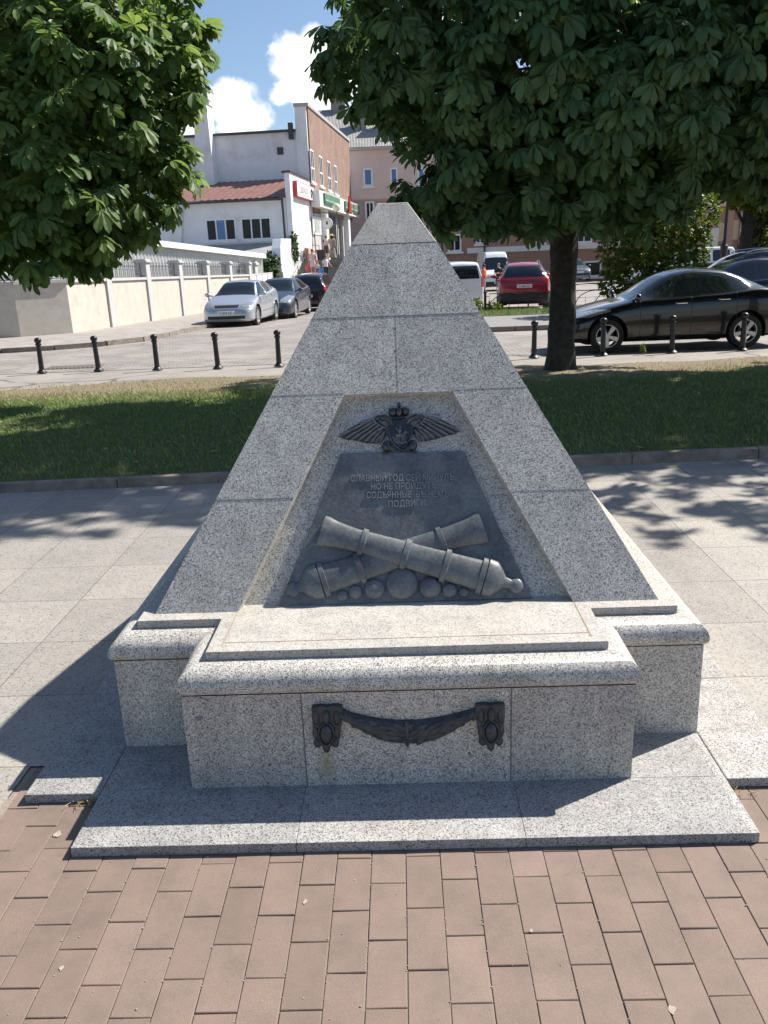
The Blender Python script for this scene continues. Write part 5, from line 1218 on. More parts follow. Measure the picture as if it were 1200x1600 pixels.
# station tables: (x/L, z_top, z_belt, half width, belt half width, roof half width, z_bottom)
SH={
'sedan':[(0,.52,.46,.52,.48,.40,.30),(.012,.60,.54,.66,.62,.5,.22),(.05,.70,.62,.78,.72,.58,.19),(.12,.79,.71,.83,.77,.64,.18),(.20,.875,.80,.85,.79,.66,.18),(.275,.94,.875,.855,.79,.66,.18),(.32,1.03,.91,.86,.79,.63,.18),(.38,1.20,.93,.86,.79,.58,.18),(.44,1.35,.945,.86,.79,.54,.18),(.50,1.43,.96,.86,.79,.53,.18),(.58,1.465,.98,.86,.79,.53,.18),(.68,1.435,1.0,.86,.785,.53,.18),(.76,1.34,1.03,.855,.775,.54,.18),(.83,1.20,1.05,.845,.76,.55,.19),(.88,1.10,1.035,.83,.75,.57,.20),(.94,1.06,1.0,.80,.72,.58,.23),(.985,1.02,.95,.74,.67,.55,.27),(1,.93,.86,.64,.60,.5,.34)],
'hatch':[(0,.50,.44,.54,.5,.42,.30),(.012,.60,.53,.68,.62,.5,.21),(.05,.72,.63,.80,.73,.58,.18),(.12,.82,.74,.85,.78,.66,.17),(.20,.90,.82,.86,.80,.68,.17),(.26,.96,.88,.86,.80,.67,.17),(.32,1.08,.92,.86,.80,.63,.17),(.39,1.27,.94,.86,.80,.57,.17),(.45,1.38,.95,.86,.80,.545,.17),(.55,1.43,.97,.86,.80,.54,.17),(.68,1.42,1.0,.86,.79,.54,.17),(.80,1.37,1.03,.855,.78,.54,.18),(.88,1.29,1.05,.84,.76,.54,.19),(.93,1.17,1.04,.82,.74,.55,.20),(.965,1.02,.97,.79,.72,.57,.24),(.99,.90,.84,.73,.69,.57,.28),(1,.78,.72,.64,.60,.5,.34)],
'mpv':[(0,.55,.48,.54,.5,.42,.30),(.012,.66,.58,.70,.64,.5,.22),(.05,.80,.70,.82,.75,.58,.19),(.12,.92,.82,.87,.80,.66,.18),(.18,1.0,.90,.88,.81,.67,.18),(.24,1.12,.95,.88,.81,.64,.18),(.32,1.36,.98,.88,.81,.60,.18),(.40,1.54,1.0,.88,.81,.585,.18),(.52,1.60,1.02,.88,.81,.58,.18),(.70,1.60,1.04,.88,.80,.58,.18),(.85,1.56,1.06,.87,.79,.58,.19),(.93,1.48,1.07,.86,.78,.58,.20),(.965,1.30,1.06,.84,.77,.60,.23),(.985,1.08,1.0,.81,.75,.62,.27),(.996,.9,.85,.76,.72,.62,.30),(1,.75,.70,.68,.64,.56,.36)],
'suv':[(0,.62,.54,.56,.52,.44,.36),(.012,.74,.66,.72,.66,.52,.28),(.05,.90,.80,.84,.77,.60,.24),(.12,1.00,.91,.90,.82,.68,.23),(.20,1.06,.98,.91,.83,.70,.23),(.27,1.11,1.02,.915,.835,.69,.23),(.33,1.26,1.04,.915,.835,.65,.23),(.40,1.47,1.06,.915,.835,.60,.23),(.47,1.58,1.07,.915,.835,.585,.23),(.58,1.64,1.09,.915,.83,.58,.23),(.72,1.63,1.12,.915,.82,.58,.23),(.84,1.58,1.15,.905,.81,.58,.24),(.90,1.50,1.16,.895,.80,.58,.26),(.94,1.34,1.15,.88,.79,.60,.28),(.965,1.17,1.08,.86,.79,.64,.30),(.99,1.0,.93,.81,.76,.65,.34),(1,.85,.80,.72,.68,.6,.42)],
'van':[(0,.62,.54,.58,.54,.46,.30),(.01,.78,.70,.76,.70,.56,.24),(.04,.96,.88,.86,.80,.66,.21),(.10,1.08,1.02,.90,.84,.72,.20),(.16,1.18,1.08,.91,.85,.73,.20),(.21,1.40,1.1,.91,.86,.70,.20),(.27,1.64,1.12,.91,.86,.68,.20),(.33,1.77,1.13,.91,.86,.67,.20),(.45,1.80,1.14,.91,.87,.67,.20),(.8,1.80,1.14,.91,.87,.67,.20),(.95,1.77,1.14,.90,.86,.67,.22),(.985,1.66,1.12,.89,.85,.67,.25),(.996,1.3,1.05,.86,.83,.68,.28),(1,1.0,.95,.78,.75,.64,.36)],
'bigvan':[(0,.70,.62,.62,.58,.5,.34),(.008,.90,.82,.82,.76,.6,.28),(.03,1.12,1.04,.93,.87,.72,.26),(.07,1.24,1.18,.97,.91,.80,.25),(.11,1.36,1.25,.975,.92,.80,.25),(.16,1.80,1.3,.975,.93,.76,.25),(.20,2.15,1.32,.975,.93,.74,.25),(.235,2.40,1.35,.975,.935,.72,.25),(.27,2.53,1.4,.975,.94,.70,.25),(.4,2.58,1.4,.975,.94,.70,.25),(.9,2.58,1.4,.975,.94,.70,.26),(.985,2.5,1.4,.96,.93,.70,.3),(1,2.2,1.3,.9,.88,.68,.4)]}
def extract(bm,faces,name,mat,parent):
    me=bpy.data.meshes.new(name); idx={};vs=[];fs=[]
    for f in faces:
        r=[]
        for v in f.verts:
            if v not in idx: idx[v]=len(vs); vs.append(v.co.copy())
            r.append(idx[v])
        fs.append(r)
    me.from_pydata(vs,[],fs); me.materials.append(mat); me.polygons.foreach_set('use_smooth',[True]*len(fs))
    o=bpy.data.objects.new(name,me); COL.objects.link(o); o.parent=parent; return o
def cutpoly(bm,axes,poly,cond):
    """cut the mesh along a closed polygon given in two axes; return the faces inside"""
    a,b=axes; c=3-a-b
    lo=[min(p[k] for p in poly)-.02 for k in (0,1)]; hi=[max(p[k] for p in poly)+.02 for k in (0,1)]
    ins=lambda f:(cond(f) and lo[0]-.1<f.calc_center_median()[a]<hi[0]+.1 and lo[1]-.1<f.calc_center_median()[b]<hi[1]+.1)
    n=len(poly); area=sum(poly[i][0]*poly[(i+1)%n][1]-poly[(i+1)%n][0]*poly[i][1] for i in range(n)); sg=1 if area>0 else -1
    for i in range(n):
        p,q=poly[i],poly[(i+1)%n]; no=Vector((0,0,0)); no[a]=(q[1]-p[1]); no[b]=-(q[0]-p[0])
        if no.length<1e-6: continue
        co=Vector((0,0,0)); co[a]=p[0]; co[b]=p[1]
        fs=[f for f in bm.faces if ins(f)]; g=list({e for f in fs for e in f.edges})+fs+list({v for f in fs for v in f.verts})
        bmesh.ops.bisect_plane(bm,geom=g,dist=1e-5,plane_co=co,plane_no=no.normalized())
    def inside(x,y):
        r=False
        for i in range(n):
            x1,y1=poly[i];x2,y2=poly[(i+1)%n]
            if (y1>y)!=(y2>y) and x<(x2-x1)*(y-y1)/(y2-y1)+x1: r=not r
        return r
    return [f for f in bm.faces if ins(f) and inside(f.calc_center_median()[a],f.calc_center_median()[b])]
def make_wheel(parent,x,y,r,style,sgn,rimmat):
    M=Matrix.Translation((x,y,r))@Matrix.Rotation(R_(-90*sgn),4,'X')   # local z outwards
    w=.10
    mb=MB(); mb.lathe([(r*.4,-w),(r*.4,w*.35)],20,M); wh=mb.build('wheel',M_blk,parent,world=False)
    mb=MB(); mb.lathe([(r*.66,-w),(r*.9,-w),(r,-w*.75),(r,w*.7),(r*.95,w*.95),(r*.80,w),(r*.69,w*.85),(r*.66,w*.6)],28,M,cap=False); mb.build('tyre',M_tyre,wh,smooth=True,world=False)
    mb=MB(); mb.lathe([(r*.67,w*.2),(r*.69,w*.86),(r*.64,w*.86),(r*.62,w*.5),(r*.60,w*.2)],28,M,cap=False)
    mb.lathe([(.02,w*.86),(r*.17,w*.82),(r*.18,w*.4)],14,M)
    n=style
    for k in range(n):
        a=2*math.pi*k/n+.3; Rm=M@Matrix.Rotation(a,4,'Z'); w0,w1=(.10,.17) if n<=7 else (.07,.08)
        mb.hexa([Rm@Vector(p) for p in ((r*.12,-r*w0,w*.45),(r*.64,-r*w1,w*.5),(r*.64,r*w1,w*.5),(r*.12,r*w0,w*.45))],[Rm@Vector(p) for p in ((r*.12,-r*w0*.9,w*.8),(r*.64,-r*w1*.85,w*.78),(r*.64,r*w1*.85,w*.78),(r*.12,r*w0*.9,w*.8))])
    mb.build('rim',rimmat,wh,world=False,bevel=.004)
def car(name,label,cat,loc,heading,shape,L,W,H,paint,wb=.595,fo=.19,wr=.31,wheels=5,rimmat=None,windows=(),screen=None,rear=None,lamps='',plate=None,face=True,rails=False,group='parked cars',zr=None,fine=.05,clad=False,mirror=True,tint=None,chrome=False,seams=False):
    rimmat=rimmat or M_rim; GL=tint or M_cglass
    root=empty(name,loc,label,cat,group,rz=heading)
    T=SH[shape]; Hs=max(t[1] for t in T); kz=H/Hs; kw=W/2/max(t[3] for t in T)
    xs=[t[0] for t in T]
    N_=int(L/fine); X=np.unique(np.concatenate([np.linspace(0,1,N_),np.linspace(0,.04,6),np.linspace(.96,1,6)]))
    cols=[pchip(xs,[t[i] for t in T],X) for i in range(1,7)]
    rows=[]
    for k,x in enumerate(X):
        zt,zbel,w,wb_,wr_,zbt=[c[k] for c in cols]; zt*=kz;zbel*=kz;zbt*=kz;w*=kw;wb_*=kw;wr_*=kw
        cr=min(.07,(zt-zbel)*.35); ze=zt-cr; hb=zbel-zbt
        half=np.array([(0,zbt),(w*.75,zbt),(w*.955,zbt+.05),(w*.995,zbt+hb*.30),(w,zbt+hb*.55),(w*.99,zbt+hb*.80),(wb_+(w-wb_)*.45,zbel-.03),(wb_,zbel+.012),(wb_+(wr_-wb_)*.52,zbel+(ze-zbel)*.52+.01),(wr_,ze),(wr_*.72,zt-cr*.33),(0,zt)])
        c=catmull(half,3); c[:,0]=np.maximum(c[:,0],0); c[0,0]=0;c[-1,0]=0
        rows.append([(L/2-x*L,y,z) for y,z in c])
    nr=len(rows[0]); vs=[];fs=[]
    full=[]
    for r in rows: full.append(r+[(x,-y,z) for x,y,z in r[-2:0:-1]])
    m=len(full[0]); 
    for r in full: vs+=r
    for i in range(len(full)-1):
        for k in range(m): fs.append((i*m+k,i*m+(k+1)%m,(i+1)*m+(k+1)%m,(i+1)*m+k))
    fs.append(tuple(range(m-1,-1,-1))); fs.append(tuple(range((len(full)-1)*m,len(full)*m)))
    me=bpy.data.meshes.new('body'); me.from_pydata(vs,[],fs); bm=bmesh.new(); bm.from_mesh(me)
    bmesh.ops.remove_doubles(bm,verts=bm.verts,dist=1e-5); bmesh.ops.recalc_face_normals(bm,faces=bm.faces)
    side=lambda s:(lambda f:f.calc_center_median().y*s>W*.27 and abs(f.normal.y)>.25)
    parts=[]
    XF=L/2-fo*L; XR=XF-wb*L
    def take(axes,poly,cond,nm,mat):
        fs_=cutpoly(bm,axes,poly,cond)
        if fs_:
            o=extract(bm,fs_,nm,mat,root); bmesh.ops.delete(bm,geom=fs_,context='FACES'); return o
    P2=lambda poly:[(L/2-a*L,b*kz) for a,b in poly]
    for s in (-1,1):
        for pl in windows: take((0,2),P2(pl),side(s),'side_window',GL)
        if seams:
            for pl in seams: take((0,2),P2(pl),side(s),'panel_gap',M_blk)
    # wheel arches
    for cx in (XF,XR):
        for s in (-1,1):
            R=wr+.055; pl=[(cx+R*math.cos(a),wr+.02+R*math.sin(a)) for a in [k*2*math.pi/22 for k in range(22)]]
            fs_=cutpoly(bm,(0,2),pl,lambda f:f.calc_center_median().y*s>W*.26)
            bmesh.ops.delete(bm,geom=fs_,context='FACES')
    front=lambda f:f.normal.x>.12 and f.calc_center_median().z>0
    back=lambda f:f.normal.x<-.12
    if screen:   # (x0,y0,x1,y1) plan trapezoid between scuttle and roof
        x0,y0,x1,y1=screen; take((0,1),[(L/2-x0*L,-y0*W/2),(L/2-x0*L,y0*W/2),(L/2-x1*L,y1*W/2),(L/2-x1*L,-y1*W/2)],lambda f:f.normal.x>.2 and f.normal.z>.2 and f.calc_center_median().z>.5*H,'windscreen',GL)
    if rear:
        z0,y0,z1,y1=rear; take((1,2),[(-y0*W/2,z0*kz),(y0*W/2,z0*kz),(y1*W/2,z1*kz),(-y1*W/2,z1*kz)],lambda f:f.normal.x<-.15 and f.calc_center_median().x<-L*.15 and f.calc_center_median().z>.45*H,'rear_window',GL)
    Y=W/2
    if face:
        fr=lambda f:f.normal.x>.1 and f.calc_center_median().x>L*.30
        for s in (-1,1):
            pl=face['lamp']; take((1,2),[(s*a*Y,b*kz) for a,b in pl],fr,'headlight',M_lamp)
        if 'grille' in face: take((1,2),[(a*Y,b*kz) for a,b in face['grille']],fr,'grille',M_blk)
        if 'intake' in face: take((1,2),[(a*Y,b*kz) for a,b in face['intake']],fr,'air_intake',M_blk)
    if lamps:
        bk=lambda f:f.normal.x<-.05 and f.calc_center_median().x<-L*.33
        for s in (-1,1): take((1,2),[(s*a*Y,b*kz) for a,b in lamps],bk,'tail_light',M_red)
    if clad:
        z1=clad*kz
        for cond in (lambda f:f.calc_center_median().x<-L*.40 and f.normal.x<0, lambda f:f.calc_center_median().x>L*.40 and f.normal.x>0):
            take((1,2),[(-Y-.05,.05),(Y+.05,.05),(Y+.05,z1),(-Y-.05,z1)],cond,'bumper',M_blk)
        for s in (-1,1): take((0,2),[(-L*.42,.05),(L*.42,.05),(L*.42,z1*.8),(-L*.42,z1*.8)],side(s),'sill',M_blk)
    bm.to_mesh(me); bm.free(); me.materials.append(paint); me.polygons.foreach_set('use_smooth',[True]*len(me.polygons)); me.set_sharp_from_angle(angle=R_(50))
    body=bpy.data.objects.new('body',me); COL.objects.link(body); body.parent=root
    # wheel wells
    for cx in (XF,XR):
        for s in (-1,1):
            mb=MB(); n=16; R=wr+.056; y0,y1=s*(Y-.34),s*(Y-.035); vs=[];fs=[]
            for k in range(n+1):
                a=-.35+(math.pi+.7)*k/n; vs+=[(cx+R*math.cos(a),y0,wr+.02+R*math.sin(a)),(cx+R*math.cos(a),y1,wr+.02+R*math.sin(a))]
            fs=[(2*k,2*k+1,2*k+3,2*k+2) for k in range(n)]; vs.append((cx,y0,wr)); fs+=[(2*k,2*k+2,2*n+2) for k in range(n)]
            mb.add(vs,fs); mb.build('wheel_arch',M_blk,root,world=False)
            make_wheel(root,cx,s*(Y-.115),wr,wheels,s,rimmat)
    # mirrors, handles, plates, rails
    if mirror:
        i=.30 if shape not in('van','bigvan') else (.20 if shape=='van' else .155)
        zm=pchip(xs,[t[2] for t in T],np.array([i]))[0]*kz+.06; hh=1.0 if shape!='bigvan' else 1.4
        for s in (-1,1):
            mb=MB(); mb.ball((L/2-i*L-.02,s*(Y+.085),zm+.03*hh),(.055,.10,.068*hh),14,8); mb.tube([(L/2-i*L,s*(Y-.10),zm-.02),(L/2-i*L-.01,s*(Y+.05),zm+.01)],[.03,.022],8); mb.build('mirror',paint if shape not in('van',) else M_blk,root,smooth=True,world=False)
    for s in (-1,1):
        for xx in ((.52,.70) if shape not in('van','bigvan') else (.30,)):
            if seams: xx-=.02
            zh=pchip(xs,[t[2] for t in T],np.array([xx]))[0]*kz-.09
            mb=MB(); yy_=Y*.985; mb.tube([(L/2-xx*L+.10,s*(yy_-.02),zh),(L/2-xx*L+.08,s*(yy_+.02),zh),(L/2-xx*L-.08,s*(yy_+.02),zh+.004),(L/2-xx*L-.10,s*(yy_-.02),zh+.004)],.013,6); mb.build('door_handle',M_chr if chrome else paint,root,smooth=True,world=False)
    if plate:
        for end,z,txt in plate:
            x=L/2+.012 if end=='f' else -L/2-.012
            mb=MB(); mb.box(x-.02,x+.008,-.26,.26,z*kz-.056,z*kz+.056); pl=mb.build('number_plate',M_plate,root,world=False,bevel=.004)
            s=1 if end=='f' else -1; xt=x+.0095 if end=='f' else x-.0215
            M=Matrix(((0,0,s,xt),(s,0,0,0),(0,1,0,z*kz-.035),(0,0,0,1)))
            textmesh('plate_lettering',txt,.10,M,M_blk,pl,.0005)
    if rails:
        for s in (-1,1):
            mb=MB(); ps=[(L/2-q*L,s*W*.30,pchip(xs,[t[1] for t in T],np.array([q]))[0]*kz+(.0 if q in(.46,.86) else .025)) for q in (.46,.5,.6,.7,.8,.86)]; mb.tube(ps,.018,6); mb.build('roof_rail',M_chr if rails=='chrome' else M_blk,root,smooth=True,world=False)
    if shape in('hatch','mpv','suv') and rear:
        z0,y0,z1,y1=rear; mb=MB(); xw=-L/2+.12*L; mb.tube([(-L*.5+.035*L,0,z0*kz+.02),(-L*.5+.05*L,-.30,z0*kz+.10)],.012,5); mb.build('wiper',M_blk,root,world=False)
    return root
F_sed={'lamp':[(.50,.62),(.93,.66),(.97,.80),(.72,.78),(.48,.70)],'grille':[(-.42,.55),(.42,.55),(.46,.64),(-.46,.64)],'intake':[(-.55,.26),(.55,.26),(.6,.40),(-.6,.40)]}
F_hat={'lamp':[(.50,.60),(.88,.60),(.95,.76),(.74,.78),(.50,.70)],'grille':[(-.44,.62),(.44,.62),(.48,.71),(-.48,.71)],'intake':[(-.70,.28),(.70,.28),(.72,.38),(-.72,.38)]}
W_sed=[[(.325,.955),(.335,.955),(.475,1.30),(.50,1.355),(.535,1.375),(.535,.985),(.33,.965)],[(.552,.99),(.552,1.38),(.62,1.382),(.70,1.345),(.755,1.26),(.785,1.15),(.79,1.08),(.77,1.045)]]
SEAM=[[(.325,.28),(.3275,.28),(.3275,.93),(.325,.93)],[(.541,.28),(.5435,.28),(.5435,.97),(.541,.97)],[(.732,.56),(.7345,.56),(.7345,1.02),(.732,1.02)]]
P_black=carpaint('black_car_paint',(.008,.008,.009),.0,.22)
y0=11.95
k=1.035
bx0=at(948,553,0+12.05).x; bx1=at(1163,545,12.05).x; wbm=bx1-bx0
Lb=wbm/.590
xc=bx0-.19*Lb+Lb/2+.012
car('parked_car','black sedan parked side-on behind the right bollards in tree shade','car',(xc,12.05+.83,gz(12.9)),math.pi,'sedan',Lb,1.63,1.34,P_black,wb=.590,fo=.19,wr=.283,wheels=5,windows=W_sed,screen=(.285,.74,.445,.60),rear=(1.12,.62,1.36,.55),lamps=[(.5,.80),(.92,.80),(.92,.96),(.5,.96)],face=F_sed,plate=[('f',.50,'К 512 ТС'),('r',.62,'К 512 ТС')],seams=SEAM,chrome=True,fine=.035)
P_silver=carpaint('silver_car_paint',(.50,.53,.57),.55,.3)
W_hat=[[(.325,.97),(.455,1.31),(.50,1.35),(.53,1.355),(.53,.985)],[(.548,.99),(.548,1.355),(.68,1.345),(.735,1.32),(.745,1.03)],[(.76,1.045),(.76,1.31),(.835,1.26),(.86,1.17),(.80,1.06)]]
def head(du): return math.atan2(du.y,du.x)
def placed(u,v,dz=0):      # street point below a photo pixel
    d=ray(u,v); t=(.14-.0175*CAM.y-CAM.z)/(d.z+.0175*d.y); return CAM+d*t
hS=math.atan2(-SD.y,-SD.x)
PL=Vector((SN.x,SN.y,0))
def carpos(u,v,L,fo,wr,W,fwd,sidesgn):   # contact point of the near front wheel -> car centre
    p=placed(u,v); f=Vector((math.cos(fwd),math.sin(fwd),0)); l=Vector((-f.y,f.x,0))
    c=p-f*(L/2-fo*L)-l*sidesgn*(W/2-.06); return (c.x,c.y,gz(c.y)-.012)
Ls=4.05
car('parked_car','silver hatchback parked facing us by the left kerb','car',carpos(403,507,Ls,.195,.30,1.70,hS,1),hS,'hatch',Ls,1.70,1.42,P_silver,wb=.615,fo=.195,wr=.31,wheels=7,windows=W_hat,screen=(.275,.80,.445,.62),rear=(1.05,.62,1.33,.56),lamps=[(.6,.8),(.92,.8),(.9,1.0),(.6,.98)],face=F_hat,plate=[('f',.47,'С 834 КЕ')],seams=[[(.34,.42),(.80,.46),(.80,.475),(.34,.435)]])
P_gblue=carpaint('grey_blue_car_paint',(.06,.07,.095),.5,.3)
car('parked_car','dark grey-blue hatchback parked behind the silver one','car',carpos(462,496,4.1,.195,.31,1.72,hS,1),hS,'hatch',4.1,1.72,1.44,P_gblue,wb=.615,fo=.195,wr=.32,wheels=7,windows=W_hat,screen=(.275,.80,.445,.62),rear=(1.05,.62,1.33,.56),lamps=[(.6,.8),(.92,.8),(.9,1.0),(.6,.98)],face={'lamp':[(.48,.62),(.90,.58),(.96,.80),(.72,.84),(.50,.74)],'grille':[(-.42,.64),(.42,.64),(.45,.71),(-.45,.71)],'intake':[(-.6,.28),(.6,.28),(.66,.42),(-.66,.42)]},plate=[('f',.47,'Е 207 АВ')])
P_mpv=carpaint('black_mpv_paint',(.012,.012,.016),.2,.25)
W_mpv=[[(.30,.99),(.40,1.40),(.46,1.49),(.50,1.495),(.50,1.03)],[(.515,1.03),(.515,1.495),(.70,1.49),(.71,1.05)],[(.725,1.06),(.725,1.485),(.86,1.45),(.90,1.36),(.89,1.10)]]
hM=math.atan2(SD.y,SD.x)+.02
p=placed(487,486.5); pm=Vector((p.x-.02,p.y+2.2,0))
car('parked_car','black people carrier seen from behind below the steps','car',(pm.x,pm.y,gz(pm.y)-.01),hM,'mpv',4.3,1.76,1.60,P_mpv,wb=.61,fo=.2,wr=.31,wheels=5,windows=W_mpv,screen=(.20,.8,.38,.66),rear=(1.02,.80,1.47,.66),lamps=[(.80,.90),(.99,.92),(.99,1.28),(.84,1.22)],face=F_hat,plate=[('r',.68,'О 318 МУ')])
P_redc=carpaint('red_car_paint',(.36,.022,.032),.25,.25)
W_suv=[[(.33,1.07),(.455,1.47),(.52,1.53),(.535,1.53),(.535,1.10)],[(.55,1.10),(.55,1.535),(.69,1.525),(.70,1.13)],[(.715,1.13),(.715,1.52),(.81,1.48),(.855,1.38),(.80,1.18)]]
p=placed(819,485); 
car('parked_car','red SUV seen from behind between the trunk and the white van','car',(p.x+.16,p.y+1.75,gz(p.y+2)-.01),math.atan2(.995,.10),'suv',4.25,1.83,1.68,P_redc,wb=.61,fo=.195,wr=.34,wheels=5,windows=W_suv,screen=(.28,.8,.46,.65),rear=(1.14,.80,1.52,.62),lamps=[(.66,.98),(.99,.98),(.99,1.10),(.68,1.08)],face=F_hat,plate=[('r',.86,'С 680 ЕХ')],rails='chrome',clad=.62)
P_white=carpaint('white_van_paint',(.74,.75,.75),.0,.3)
W_van=[[(.215,1.12),(.30,1.60),(.34,1.66),(.40,1.66),(.40,1.15)]]
p=placed(716,480)
car('parked_van','small white panel van half hidden by the pyramid, seen from behind','van',(p.x-.15,p.y+2.1,gz(p.y+2)-.01),math.atan2(.985,-.17),'van',4.2,1.78,1.82,P_white,wb=.61,fo=.2,wr=.31,wheels=5,windows=W_van,screen=(.165,.84,.31,.72),rear=(1.12,.78,1.62,.66),lamps=[(.84,.78),(.99,.8),(.99,1.2),(.86,1.2)],face=F_hat,plate=[('r',.6,'М 455 ОР')],group='parked vans')
yv=55.5; pa,pb=at(757.5,449,yv),at(797,449,yv); Wv=1.95
car('parked_van','tall white delivery van facing us behind two men','van',((pa.x+pb.x)/2,yv+2.9,gz(yv)-.0),math.atan2(-1,.02),'bigvan',5.7,Wv,2.56,P_white,wb=.60,fo=.17,wr=.34,wheels=5,windows=[[(.13,1.36),(.185,1.9),(.25,1.95),(.25,1.4)]],screen=(.115,.88,.205,.80),rear=None,face={'lamp':[(.58,.86),(.95,.86),(.97,1.04),(.62,1.02)],'grille':[(-.5,.86),(.5,.86),(.55,.98),(-.55,.98)],'intake':[(-.97,.30),(.97,.30),(.97,.62),(-.97,.62)]},plate=[('f',.54,'Т 901 СА')],group='parked vans')
P_darkb=carpaint('dark_blue_car_paint',(.015,.022,.055),.3,.25)
p=at(840,400,42); car('parked_car','dark car with roof rails just behind the red SUV','car',(p.x-.1,44,gz(44)),math.atan2(.99,.1),'suv',4.4,1.82,1.66,P_darkb,wb=.61,fo=.195,wr=.34,windows=W_suv,screen=(.28,.8,.46,.65),rear=(1.14,.80,1.52,.62),lamps=[(.7,.9),(.98,.9),(.98,1.1),(.72,1.1)],face=F_hat,rails='black',fine=.08)
P_greys=carpaint('grey_suv_paint',(.16,.18,.215),.5,.3)
yg_=65; pa=at(886,441,yg_); pb=at(924.5,441,yg_)
car('parked_car','grey SUV facing us against the brown wall right of the trunk','car',((pa.x+pb.x)/2,yg_+2.1,at(905,441,yg_).z),-math.pi/2+.03,'suv',4.3,1.86,1.78,P_greys,wb=.61,fo=.195,wr=.36,windows=W_suv,screen=(.28,.8,.46,.66),rear=(1.14,.80,1.52,.62),face={'lamp':[(.55,.78),(.92,.80),(.96,.98),(.6,.92)],'grille':[(-.5,.82),(.5,.82),(.52,.92),(-.52,.92)],'intake':[(-.75,.46),(.75,.46),(.8,.60),(-.8,.60)]},plate=[('f',.7,'Н 164 ЕК')],rails='black',fine=.08)
P_navy=carpaint('navy_car_paint',(.014,.02,.05),.35,.22)
pr=at(1099,424,17.4); Ln=4.45
car('parked_car','navy blue sedan cut by the right edge behind the black sedan','car',(pr.x-.285*Ln+Ln/2,18.0,gz(17.4)),math.pi,'sedan',Ln,1.76,1.48,P_navy,wb=.6,fo=.19,wr=.315,windows=W_sed,screen=(.285,.76,.445,.62),rear=(1.12,.62,1.36,.55),face=F_sed,lamps=[(.5,.80),(.92,.80),(.92,.96),(.5,.96)],fine=.05)
P_estate=carpaint('dark_estate_paint',(.05,.055,.065),.5,.22)
pr=at(1112,418,21.5)
car('parked_car','dark estate car with silver roof rails behind the navy sedan','car',(pr.x-.25*4.6+2.3,22.2,gz(22)+.08),math.pi,'suv',4.6,1.82,1.60,P_estate,wb=.6,fo=.19,wr=.33,windows=W_suv,screen=(.28,.8,.46,.65),rear=(1.14,.80,1.52,.62),face=F_hat,rails='chrome',fine=.06)
pr=at(1100,392,44)
car('parked_van','white minivan in front of the brown and cream building','van',(pr.x,46,gz(45)),math.pi,'van',4.4,1.78,2.15,P_white,wb=.6,fo=.2,wr=.32,windows=[[(.215,1.12),(.30,1.60),(.34,1.66),(.44,1.66),(.44,1.15)],[(.47,1.15),(.47,1.66),(.68,1.66),(.68,1.15)],[(.71,1.15),(.71,1.66),(.92,1.64),(.92,1.15)]],screen=(.165,.84,.31,.72),rear=(1.12,.78,1.62,.66),face=F_hat,fine=.08,group='parked vans')
pr=at(968,436,62)
car('parked_car','white car mostly hidden behind the small bushy tree','car',(pr.x+2.0,63,gz(62)),math.pi-.25,'hatch',4.1,1.72,1.46,P_white,wb=.61,fo=.195,wr=.31,windows=W_hat,screen=(.275,.80,.445,.62),rear=(1.05,.62,1.33,.56),face=F_hat,fine=.08)
pr=at(1098,408,28)
car('parked_car','dark low car between the bushy tree and the estate car','car',(pr.x+.2,29,gz(29)),math.pi,'hatch',4.0,1.7,1.42,P_darkb,wb=.61,fo=.195,wr=.31,windows=W_hat,screen=(.275,.80,.445,.62),rear=(1.05,.62,1.33,.56),face=F_hat,fine=.08)
# ================================================================== people
M_skin=simple('skin',(.52,.33,.25),.6,var=.05)
M_hair=simple('dark_hair',(.03,.02,.015),.6)
def skin(name,chains,mat,parent,sub=1):
    """chains: list of (list of (co,r), attach) ; attach = index (chain,vert) to join"""
    bm=bmesh.new(); lay=bm.verts.layers.skin.verify(); idx=[]
    for pts,att in chains:
        row=[]
        prev=idx[att[0]][att[1]] if att else None
        for co,r in pts:
            v=bm.verts.new(co); v[lay].radius=(r,r) if not isinstance(r,tuple) else r
            if prev is not None: bm.edges.new((prev,v))
            prev=v; row.append(v)
        idx.append(row)
    idx[0][0][lay].use_root=True
    me=bpy.data.meshes.new(name); bm.to_mesh(me); bm.free()
    o=bpy.data.objects.new(name,me); COL.objects.link(o); o.parent=parent; me.materials.append(mat)
    m=o.modifiers.new('skin','SKIN'); m.use_smooth_shade=True
    s=o.modifiers.new('sub','SUBSURF'); s.levels=sub; s.render_levels=sub
    dg=bpy.context.evaluated_depsgraph_get(); dg.update(); me2=bpy.data.meshes.new_from_object(o.evaluated_get(dg)); me2.name=name
    o.modifiers.clear(); o.data=me2; bpy.data.meshes.remove(me)
    return o
